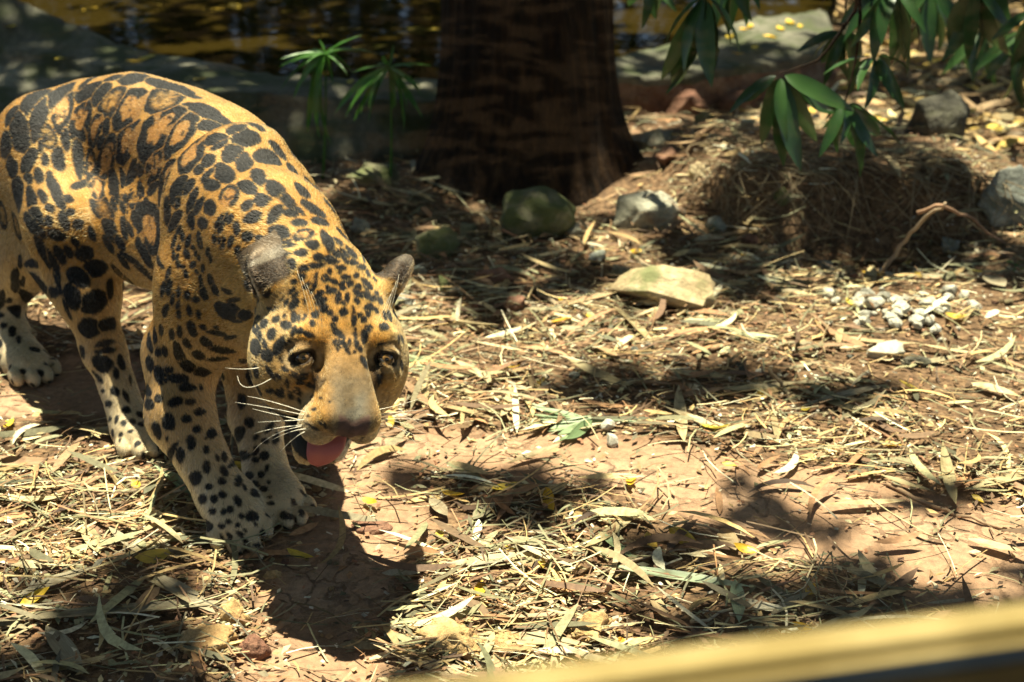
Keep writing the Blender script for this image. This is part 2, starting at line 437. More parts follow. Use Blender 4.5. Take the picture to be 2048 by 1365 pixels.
# leafy bits that shade the path again
SHADE = [(1120, 965, 120, 40), (1560, 1060, 170, 35), (1330, 1110, 110, 50), (1470, 760, 130, 45), (1180, 780, 120, 30), (780, 960, 60, 20), (1850, 520, 110, 25), (1270, 745, 90, 20), (200, 1290, 300, 60), (1900, 1000, 60, 20), (1490, 600, 110, 30), (1080, 545, 200, 50), (1560, 500, 190, 40), (1850, 170, 260, 45), (1960, 490, 110, 30), (1330, 790, 110, 30), (1700, 790, 140, 30), (880, 970, 60, 25), (1000, 640, 60, 20)]
SHADEW = []
for (px, py, rx, ry) in SHADE:
    c = G(px, py); SHADEW.append((c[0], c[1], abs(G(px + rx, py)[0] - c[0]), abs(G(px, py - ry)[1] - G(px, py + ry)[1]) * .5))
def open_sky(gxy):
    q = np.concatenate([gxy, np.zeros((len(gxy), 1))], 1)
    best = np.full(len(gxy), -1.0)
    for (cx, cy, ex, ey, w) in GAPW:
        best = np.maximum(best, w * (1 - np.sqrt(((gxy[:, 0] - cx) / ex) ** 2 + ((gxy[:, 1] - cy) / ey) ** 2)))
    for (cx, cy, ex, ey) in SHADEW:
        best -= 1.7 * np.clip(1 - np.sqrt(((gxy[:, 0] - cx) / ex) ** 2 + ((gxy[:, 1] - cy) / ey) ** 2), 0, .6)
    return best + .08 + .58 * fbm(q * 6.5, 2) + .22 * fbm(q * 2.1 + 9, 2)
def crown_points(n, cx, cy, rx, ry, z0, z1, seed):
    r = np.random.default_rng(seed)
    p = r.random((n, 3)) * 2 - 1
    p = p[(p[:, 0] ** 2 + p[:, 1] ** 2) < 1 + .25 * fbm(p * 3, 2)]
    z = z0 + (z1 - z0) * (r.random(len(p)) ** 1.3) * (1 - .6 * (p[:, 0] ** 2 + p[:, 1] ** 2))
    return np.stack([cx + p[:, 0] * rx, cy + p[:, 1] * ry, z], 1)
# main tree
mt = tag(empty('shade_tree', (TC[0], TC[1], 0)), 'thick dark brown tree trunk with flared roots beside the pond kerb', 'tree')
def under(o, par):
    o.parent = par; o.matrix_parent_inverse = Matrix.Translation(-Vector(par.location)); return o
under(link('trunk', trunk_mesh(4.0), M_BARK), mt)
limbs = []
for k in range(9):
    a = k * 2.4; r_ = 1.6 + .9 * random.random(); z0_ = 3.0 + .1 * k
    p0 = np.array([TC[0] + SXY[0] * .72 * z0_, TC[1] + SXY[1] * .72 * z0_, z0_]); a = .5 + 2.2 * k / 8 + .2 * math.sin(k * 5)
    p2 = np.array([p0[0] + r_ * math.cos(a), p0[1] + r_ * math.sin(a), 4.7 + .6 * random.random()])
    limbs.append((bez(p0, (p0 + p2) / 2 + np.array([0, 0, .35]), p2, 8), np.linspace(.07, .015, 8)))
under(link('limbs', join_tubes('limbs', limbs), M_BARK), mt)
cp = crown_points(60000, .1, 2.6, 4.4, 4.6, 4.5, 5.6, 5)
gxy = cp[:, :2] - cp[:, 2:] * SXY
keep = open_sky(gxy) + .34 * (np.random.default_rng(4).random(len(gxy)) - .5) < .0
cp = cp[keep]
v, f = leaf_cards(cp, .13 + .07 * np.random.default_rng(8).random(len(cp)), 8)
cw = link('crown', mesh_np('crown', v, f), M_CROWN, None, False); under(cw, mt); cw['kind'] = 'stuff'
# unseen trees round pond, enclosure and camera, there to block sky light: trunk, crown
def add_offscreen_tree(x, y, r, h, cr, n, seed, leaf=.30, z0=None):
    t = tag(empty('offscreen_tree', (x, y, 0)), 'out-of-view leafy tree added round the pond and enclosure to block sky light', 'tree', 'unseen trees round the pond and enclosure')
    rr = random.Random(seed)
    top = np.array([x + rr.uniform(-.3, .3), y + rr.uniform(-.3, .3), h])
    under(link('trunk', join_tubes('trunk', [(bez((x, y, -.1), (x + rr.uniform(-.25, .25), y, h * .5), top, 10), np.linspace(r, r * .5, 10))], 12), M_BARK), t)
    z0 = h * .45 if z0 is None else z0
    p = crown_points(n, x, y, cr, cr, z0, h + 1.2, seed)
    q = fbm(p * 1.3 + seed, 2); p = p[(q > -.45) & ((p[:, 1] > 5.6) | (np.abs(p[:, 0]) > 3.0) | (p[:, 1] < -.8))]
    v, f = leaf_cards(p, leaf * (.7 + .6 * np.random.default_rng(seed).random(len(p))), seed)
    c = link('crown', mesh_np('crown', v, f), M_CROWN, None, False); under(c, t); c['kind'] = 'stuff'
for i, a in enumerate([(-5.2, 9.8, .16, 5.0, 2.6, 2600), (-2.6, 11.5, .22, 6.0, 2.6, 2600), (-.6, 10.9, .13, 4.6, 2.2, 2200), (1.6, 11.2, .2, 5.5, 2.5, 2600), (3.8, 8.4, .15, 4.8, 2.4, 2600),
                       (5.6, 6.6, .16, 5.0, 2.3, 2400), (-5.8, 6.4, .2, 5.5, 2.4, 2400), (6.2, 11.5, .2, 6.0, 2.8, 2400), (-7.5, 12.5, .2, 6.0, 3.0, 2400), (.8, 15.0, .25, 7.0, 3.4, 2600), (-3.9, 15.5, .25, 7.0, 3.4, 2600), (4.2, 15.0, .25, 7.0, 3.4, 2600),
                       (5.4, 2.6, .2, 5.5, 2.7, 3000), (-5.6, 2.4, .2, 5.5, 2.8, 3000), (-2.6, -4.2, .2, 5.5, 3.4, 3600), (3.2, -4.4, .2, 5.5, 3.4, 3600)]):  # this row added beside and behind the camera to dim the skylight
    add_offscreen_tree(*a, 100 + i, .34, 1.6 if i in (0, 3, 5, 8) else None)

# shrubs added out of view on the far bank to darken the pond's reflection
def shrub(x, y, r, h, n, seed):
    t = tag(empty('offscreen_shrub', (x, y, 0)), 'dense green shrub out of view on the far bank, added to darken the pond reflection', 'shrub', 'unseen shrubs added on the far bank')
    rr = random.Random(seed)
    tb = []
    for k in range(7):
        a = rr.uniform(0, 6.3); tb.append((bez((x + .1 * math.cos(a), y + .1 * math.sin(a), -.05), (x + .3 * math.cos(a), y + .3 * math.sin(a), h * .4), (x + r * .7 * math.cos(a), y + r * .7 * math.sin(a), h * .8), 6), np.linspace(.03, .008, 6)))
    under(link('stems', join_tubes('stems', tb, 6), M_BARK), t)
    g = np.random.default_rng(seed); p = g.normal(size=(n * 2, 3)); p /= np.linalg.norm(p, axis=1)[:, None]
    p = p * (.45 + .55 * g.random((n * 2, 1)) ** .5); p = p[fbm(p * 2.5 + seed, 2) > -.3][:n]
    p = p * np.array([r, r * .8, h * .52]) + np.array([x, y, h * .5])
    v, f = leaf_cards(p, .18 + .12 * g.random(len(p)), seed, .9)
    c = link('leaves', mesh_np('leaves', v, f), M_CROWN, None, False); under(c, t); c['kind'] = 'stuff'
for i, (x_, y_, r_, h_) in enumerate([(-7.2, 10.6, 1.5, 3.2), (-5.0, 11.3, 1.3, 2.6), (-3.5, 10.9, 1.1, 3.4), (-1.5, 11.2, 1.2, 2.9), (.6, 11.0, 1.3, 3.3), (2.6, 10.6, 1.3, 2.8), (4.6, 10.0, 1.4, 3.0), (6.6, 9.0, 1.4, 3.2), (3.4, 12.6, 1.5, 4.2), (-2.6, 13.0, 1.6, 4.4), (-6.2, 13.2, 1.6, 4.2)]):
    shrub(x_, y_, r_ * 1.15, h_ * 1.15, 3000, 900 + i)
# ---------------------------------------------------------------- signed distance modelling
class SDF:
    def __init__(s, lo, hi, h):
        s.lo = np.array(lo, float); s.h = h
        s.n = np.ceil((np.array(hi) - s.lo) / h).astype(int) + 1
        s.F = np.full(s.n, 1.0, np.float32)
    def box(s, lo, hi):
        a = np.clip(np.floor((np.minimum(lo, hi) - s.lo) / s.h).astype(int), 0, s.n - 1)
        b = np.clip(np.ceil((np.maximum(lo, hi) - s.lo) / s.h).astype(int) + 1, 1, s.n)
        sl = tuple(slice(i, j) for i, j in zip(a, b))
        g = np.meshgrid(*[(s.lo[q] + s.h * np.arange(a[q], b[q])).astype(np.float32) for q in range(3)], indexing='ij')
        return sl, np.stack(g, -1)
    def _merge(s, sl, d, k, sub):
        a = s.F[sl]
        if sub:
            h = np.maximum(k - np.abs(a + d), 0) / k
            s.F[sl] = np.maximum(a, -d) + h * h * k * 0.25
        else:
            h = np.maximum(k - np.abs(a - d), 0) / k
            s.F[sl] = np.minimum(a, d) - h * h * k * 0.25
    def cone(s, a, b, r1, r2, k=0.02, sub=False):
        a = np.asarray(a, np.float32); b = np.asarray(b, np.float32)
        m = max(r1, r2) + k + 0.02
        sl, p = s.box(np.minimum(a, b) - m, np.maximum(a, b) + m)
        if p.size == 0: return
        ba = b - a
        t = np.clip(((p - a) @ ba) / max(ba @ ba, 1e-9), 0, 1)
        d = np.sqrt((((p - a) - t[..., None] * ba) ** 2).sum(-1)) - (r1 + (r2 - r1) * t)
        s._merge(sl, d, k, sub)
    def ell(s, c, r, axes=None, k=0.02, sub=False):
        c = np.asarray(c, np.float32); r = np.asarray(r, np.float32)
        A = np.eye(3, dtype=np.float32) if axes is None else np.asarray(axes, np.float32)   # rows = axes
        ext = np.sqrt(((A * r[:, None]) ** 2).sum(0)) + k + 0.02
        sl, p = s.box(c - ext, c + ext)
        if p.size == 0: return
        q = (p - c) @ A.T
        k0 = np.sqrt(((q / r) ** 2).sum(-1)); k1 = np.sqrt(((q / (r * r)) ** 2).sum(-1)) + 1e-9
        s._merge(sl, k0 * (k0 - 1) / k1, k, sub)
    def mesh(s):
        F = s.F
        neg = F < 0
        cs = neg[:-1, :-1, :-1].astype(np.int8)
        c8 = np.zeros(np.array(F.shape) - 1, np.int8)
        for dx in (0, 1):
            for dy in (0, 1):
                for dz in (0, 1):
                    c8 += neg[dx:F.shape[0] - 1 + dx, dy:F.shape[1] - 1 + dy, dz:F.shape[2] - 1 + dz]
        act = (c8 > 0) & (c8 < 8)
        idx = np.full(act.shape, -1, np.int32)
        cells = np.argwhere(act)
        idx[act] = np.arange(len(cells))
        acc = np.zeros((len(cells), 3)); cnt = np.zeros(len(cells))
        cor = [(dx, dy, dz) for dx in (0, 1) for dy in (0, 1) for dz in (0, 1)]
        vals = {c: F[cells[:, 0] + c[0], cells[:, 1] + c[1], cells[:, 2] + c[2]] for c in cor}
        for c in cor:
            for ax in range(3):
                if c[ax] == 0:
                    e = list(c); e[ax] = 1; e = tuple(e)
                    a, b = vals[c], vals[e]
                    m = (a < 0) != (b < 0)
                    t = np.where(m, a / np.where(m, a - b, 1), 0)
                    q = np.tile(np.array(c, float), (len(cells), 1)); q[:, ax] += t
                    acc += q * m[:, None]; cnt += m
        V = s.lo + s.h * (cells + acc / cnt[:, None])
        quads = []
        for ax in range(3):
            u, v = (ax + 1) % 3, (ax + 2) % 3
            sl0 = [slice(None)] * 3; sl1 = [slice(None)] * 3
            sl0[ax] = slice(0, -1); sl1[ax] = slice(1, None)
            a = neg[tuple(sl0)]; b = neg[tuple(sl1)]
            E = np.argwhere(a != b)
            E = E[(E[:, u] > 0) & (E[:, v] > 0) & (E[:, u] < F.shape[u] - 1) & (E[:, v] < F.shape[v] - 1)]
            f = a[E[:, 0], E[:, 1], E[:, 2]]
            def at(du, dv):
                q = E.copy(); q[:, u] -= du; q[:, v] -= dv
                return idx[q[:, 0], q[:, 1], q[:, 2]]
            q = np.stack([at(1, 1), at(0, 1), at(0, 0), at(1, 0)], 1)
            q[~f] = q[~f][:, ::-1]
            quads.append(q)
        Q = np.concatenate(quads)
        Q = Q[(Q >= 0).all(1)]
        return V, Q
def laplace(V, Q, it=2, w=0.5):
    e = np.concatenate([Q[:, [0, 1]], Q[:, [1, 2]], Q[:, [2, 3]], Q[:, [3, 0]]])
    for _ in range(it):
        S = np.zeros_like(V); c = np.zeros(len(V))
        for a, b in ((0, 1), (1, 0)):
            for d in range(3): S[:, d] += np.bincount(e[:, a], V[e[:, b], d], len(V))
            c += np.bincount(e[:, a], minlength=len(V))
        V = V + w * (S / np.maximum(c, 1)[:, None] - V)
    return V
# ---------------------------------------------------------------- jaguar: body
HD = unit([0.68, -0.733, 0]); LT = unit([0.733, 0.68, 0])
BODY_AX = np.array([LT, HD, UP])
S = SDF((-1.42, 1.66, -0.03), (-0.06, 3.24, 0.76), 0.004)
# trunk: crest points along the back, (px, py, distance), half width, half height, half length
trunk = [((112, 222, 2.97), .085, .095, .12), ((183, 162, 2.87), .118, .135, .16), ((265, 150, 2.78), .125, .142, .17),
         ((350, 174, 2.68), .122, .142, .17), ((420, 207, 2.57), .128, .155, .17), ((466, 284, 2.46), .130, .165, .15),
         ((508, 300, 2.37), .112, .16, .14)]
for (c, w, hh, ll) in trunk:
    p = P(*c)
    S.ell(p - UP * hh, (w, ll, hh), BODY_AX, k=0.05)
# belly line and breast
S.cone(P(470, 560, 2.33), P(300, 470, 2.58), .10, .085, k=.06)
S.cone(P(300, 470, 2.58), P(215, 420, 2.75), .085, .085, k=.06)
S.ell(P(455, 600, 2.26), (.11, .10, .12), BODY_AX, k=.06)
# withers / shoulder blades
rs = P(470, 330, 2.33)
S.cone(P(478, 318, 2.345), P(428, 545, 2.26), .05, .086, k=.05)
S.cone(P(503, 322, 2.42), P(525, 560, 2.40), .045, .085, k=.05)
S.ell(P(509, 294, 2.38), (.042, .05, .034), BODY_AX, k=.02)
# neck
S.cone(P(462, 410, 2.33), P(545, 482, 2.17), .115, .10, k=.06)
S.cone(P(545, 482, 2.17), P(625, 570, 2.06), .100, .088, k=.05)
S.cone(P(470, 570, 2.25), P(570, 630, 2.12), .095, .08, k=.06)
# ---- right fore leg (leading, paw just touching down)
RF = [P(432, 590, 2.25), P(366, 705, 2.29), P(360, 830, 2.225), P(440, 985, 2.15), P(472, 1045, 2.115)]
S.cone(RF[0], RF[1], .08, .064, k=.05)
S.cone(RF[1], RF[2], .064, .055, k=.035)
S.cone(RF[2], RF[3], .055, .041, k=.03)
S.cone(RF[3], RF[4], .039, .040, k=.02)
# ---- left fore leg
LF = [P(525, 560, 2.38), P(502, 690, 2.40), P(512, 830, 2.345), P(532, 945, 2.265), P(556, 1008, 2.205)]
S.cone(LF[0], LF[1], .085, .06, k=.05)
S.cone(LF[1], LF[2], .06, .049, k=.04)
S.cone(LF[2], LF[3], .046, .037, k=.02)
S.cone(LF[3], LF[4], .037, .037, k=.02)
# ---- right hind leg
RH = [P(105, 320, 2.83), P(140, 455, 2.62), P(205, 700, 2.535), P(268, 870, 2.455), P(290, 905, 2.41)]
S.ell(P(95, 330, 2.80), (.085, .13, .14), BODY_AX, k=.06)
S.cone(RH[0], RH[1], .115, .082, k=.06)
S.cone(P(60, 420, 2.82), P(150, 560, 2.63), .08, .062, k=.05)
S.cone(RH[1], P(175, 580, 2.575), .078, .056, k=.04)
S.cone(P(175, 580, 2.575), RH[2], .056, .038, k=.04)
S.cone(RH[2] + np.array([0, .012, 0]), RH[3], .036, .036, k=.03)
# ---- left hind leg (trailing)
LH = [P(150, 330, 2.98), P(75, 500, 2.80), P(5, 600, 2.90), P(42, 725, 2.78), P(70, 755, 2.735)]
S.cone(LH[0], LH[1], .11, .075, k=.06)
S.cone(LH[1], LH[2], .07, .040, k=.04)
S.cone(LH[2], LH[3], .038, .038, k=.03)
# tail
tl = [P(100, 235, 3.0), P(45, 300, 3.06), P(10, 380, 3.08), P(-30, 460, 3.08), P(-80, 560, 3.1), P(-120, 640, 3.12)]
for a, b, r1, r2 in zip(tl[:-1], tl[1:], (.05, .038, .033, .03, .028), (.038, .033, .03, .028, .027)):
    S.cone(a, b, r1, r2, k=.03)
# ---- paws
def paw(c, d, w=1.0, flat=True, pitch=0.0):
    """c = centre of the pad on the ground, d = heading on the ground"""
    d = unit([d[0], d[1], 0]); l = np.array([-d[1], d[0], 0])
    cp, sp = math.cos(pitch), math.sin(pitch)
    f = d * cp + UP * (-sp); up = d * sp + UP * cp
    A = np.array([l, f, up])
    S.ell(c + up * .032 * w - f * .012, (.043 * w, .06 * w, .033 * w), A, k=.03)
    for i, (ox, oy) in enumerate(((-.039, .028), (-.0135, .050), (.0135, .050), (.039, .028))):
        t = c + l * ox * w + f * oy * w + up * .020 * w
        S.ell(t, (.0140 * w, .028 * w, .020 * w), A, k=.004)
paw(G(474, 1060) + UP * .008, (0.36, -0.93), 1.10, pitch=0.30)
paw(G(570, 1026), (0.45, -0.9), .95)
paw(G(280, 893), (0.45, -0.87), 1.0)
paw(G(62, 752), (0.62, -0.78), 1.05)
# ---- head, own frame: x left, y towards the nose, z out of the top of the face; origin on the bridge between the eyes
HO = P(700, 690, 1.92)
NOSE = P(722, 862, 1.81)
hf = unit(NOSE - HO)
hl = unit([0.82, 0.572, 0.03]); hl = unit(hl - hf * (hl @ hf))
hu = np.cross(hf, hl)
HAX = np.array([hl, hf, hu])
def Hd(x, y, z): return HO + hl * x + hf * y + hu * z
def hell(c, r, k=.02, sub=False, ax=None):
    S.ell(Hd(*c), r, HAX if ax is None else ax @ HAX, k=k, sub=sub)
def rot(axis, ang):
    return np.array(Matrix.Rotation(ang, 3, axis))
hell((0, -.088, -.078), (.092, .092, .076), k=.04)            # skull
hell((0, -.054, -.044), (.068, .072, .042), k=.03)            # forehead
EYES = [Hd(-.0655, .004, -.034), Hd(.0655, .004, -.034)]
EYE_R = .0140
for s in (-1, 1):
    hell((s * .084 if s < 0 else .072, -.030, -.090), (.048, .068, .055), k=.04)     # cheek bones
    hell((s * .064 if s < 0 else .055, .005, -.115), (.046, .06, .045), k=.04)     # jowls
    hell((s * .057, -.026, -.024), (.030, .022, .020), k=.018)   # brows
    hell((s * .067, .024, -.054), (.024, .018, .018), k=.018)   # lower lids
    hell((s * .038 if s < 0 else .030, .091, -.082), (.032 if s < 0 else .027, .034, .032), k=.012)  # lip pads
    hell((s * .028, .048, -.080), (.023, .045, .036), k=.02)
    S.cone(Hd(s * .045 - .004, -.01, -.135), Hd(s * .020 - .018, .100, -.158), .036, .023, k=.02)   # lower jaw, dropped open
S.cone(Hd(-.009, .0, -.024), Hd(-.024, .100, -.046), .018, .027, k=.014)     # broad flat bridge
S.cone(Hd(.009, .0, -.024), Hd(.022, .100, -.046), .018, .026, k=.014)
hell((0, .114, -.052), (.0270, .015, .017), k=.008)            # nose
for k, s in enumerate((-1, 1)):
    S.ell(EYES[k], (EYE_R + .001,) * 3, None, k=.004, sub=True)   # eye sockets
    en = unit(hu * .80 + hf * .42 + hl * s * .38)
    ey_ = unit(-hf - hl * s * -.28 - en * np.dot(-hf - hl * s * -.28, en)); ex_ = np.cross(en, ey_)
    for sg, amp in ((1, 27), (-1, 50)):                       # upper and lower lid
        prev = None
        for al in np.linspace(-66, 66, 9):
            be = math.radians(sg * amp * math.sqrt(max(0, 1 - (al / 68) ** 2))); a_ = math.radians(al)
            q = EYES[k] + (EYE_R + .001) * (en * math.cos(a_) * math.cos(be) + ex_ * math.sin(a_) * math.cos(be) + ey_ * math.sin(be))
            q = q + ey_ * sg * .0035
            if prev is not None: S.cone(prev, q, .0042 if sg > 0 else .0032, .0042 if sg > 0 else .0032, k=.005)
            prev = q
    hell((s * .0135, .125, -.058), (.0065, .009, .0055), k=.003, sub=True)      # nostrils
S.cone(Hd(0, .132, -.064), Hd(0, .128, -.107), .0022, .0022, k=.006, sub=True)   # cleft of the lip
# open mouth between the lips and the lower jaw
S.cone(Hd(-.058, .058, -.124), Hd(-.026, .135, -.126), .010, .011, k=.008, sub=True)
S.cone(Hd(.050, .065, -.124), Hd(.0, .135, -.124), .008, .010, k=.008, sub=True)
hell((-.016, .10, -.125), (.034, .05, .010), k=.006, sub=True)
# ears: rounded cups leaning out and back, hollow turned forward and out
def ear(base, axis, face, r, ln):
    a = unit(axis); f = unit(np.asarray(face) - a * (np.dot(face, a))); w = np.cross(a, f)
    A = np.array([w, f, a])
    c = base + a * ln * .45
    S.ell(c, (r, r * .62, ln * .62), A, k=.022)
    S.ell(c + f * r * .50 + a * ln * .10, (r * .74, r * .60, ln * .50), A, k=.006, sub=True)
EARS = [(Hd(-.088, -.108, -.050), -hl * .42 - hf * .78 + hu * .22, -hl * .40 + hf * .40 - hu * .75, .037, .074),
        (Hd(.080, -.112, -.050), hl * .55 - hf * .80 + hu * .10, hl * .80 + hf * .55 - hu * .25, .037, .084)]
for e in EARS: ear(*e)
V, Q = S.mesh()
V = laplace(V, Q, 3, 0.45)
base = mesh_np('jaguar_coarse', V, Q)
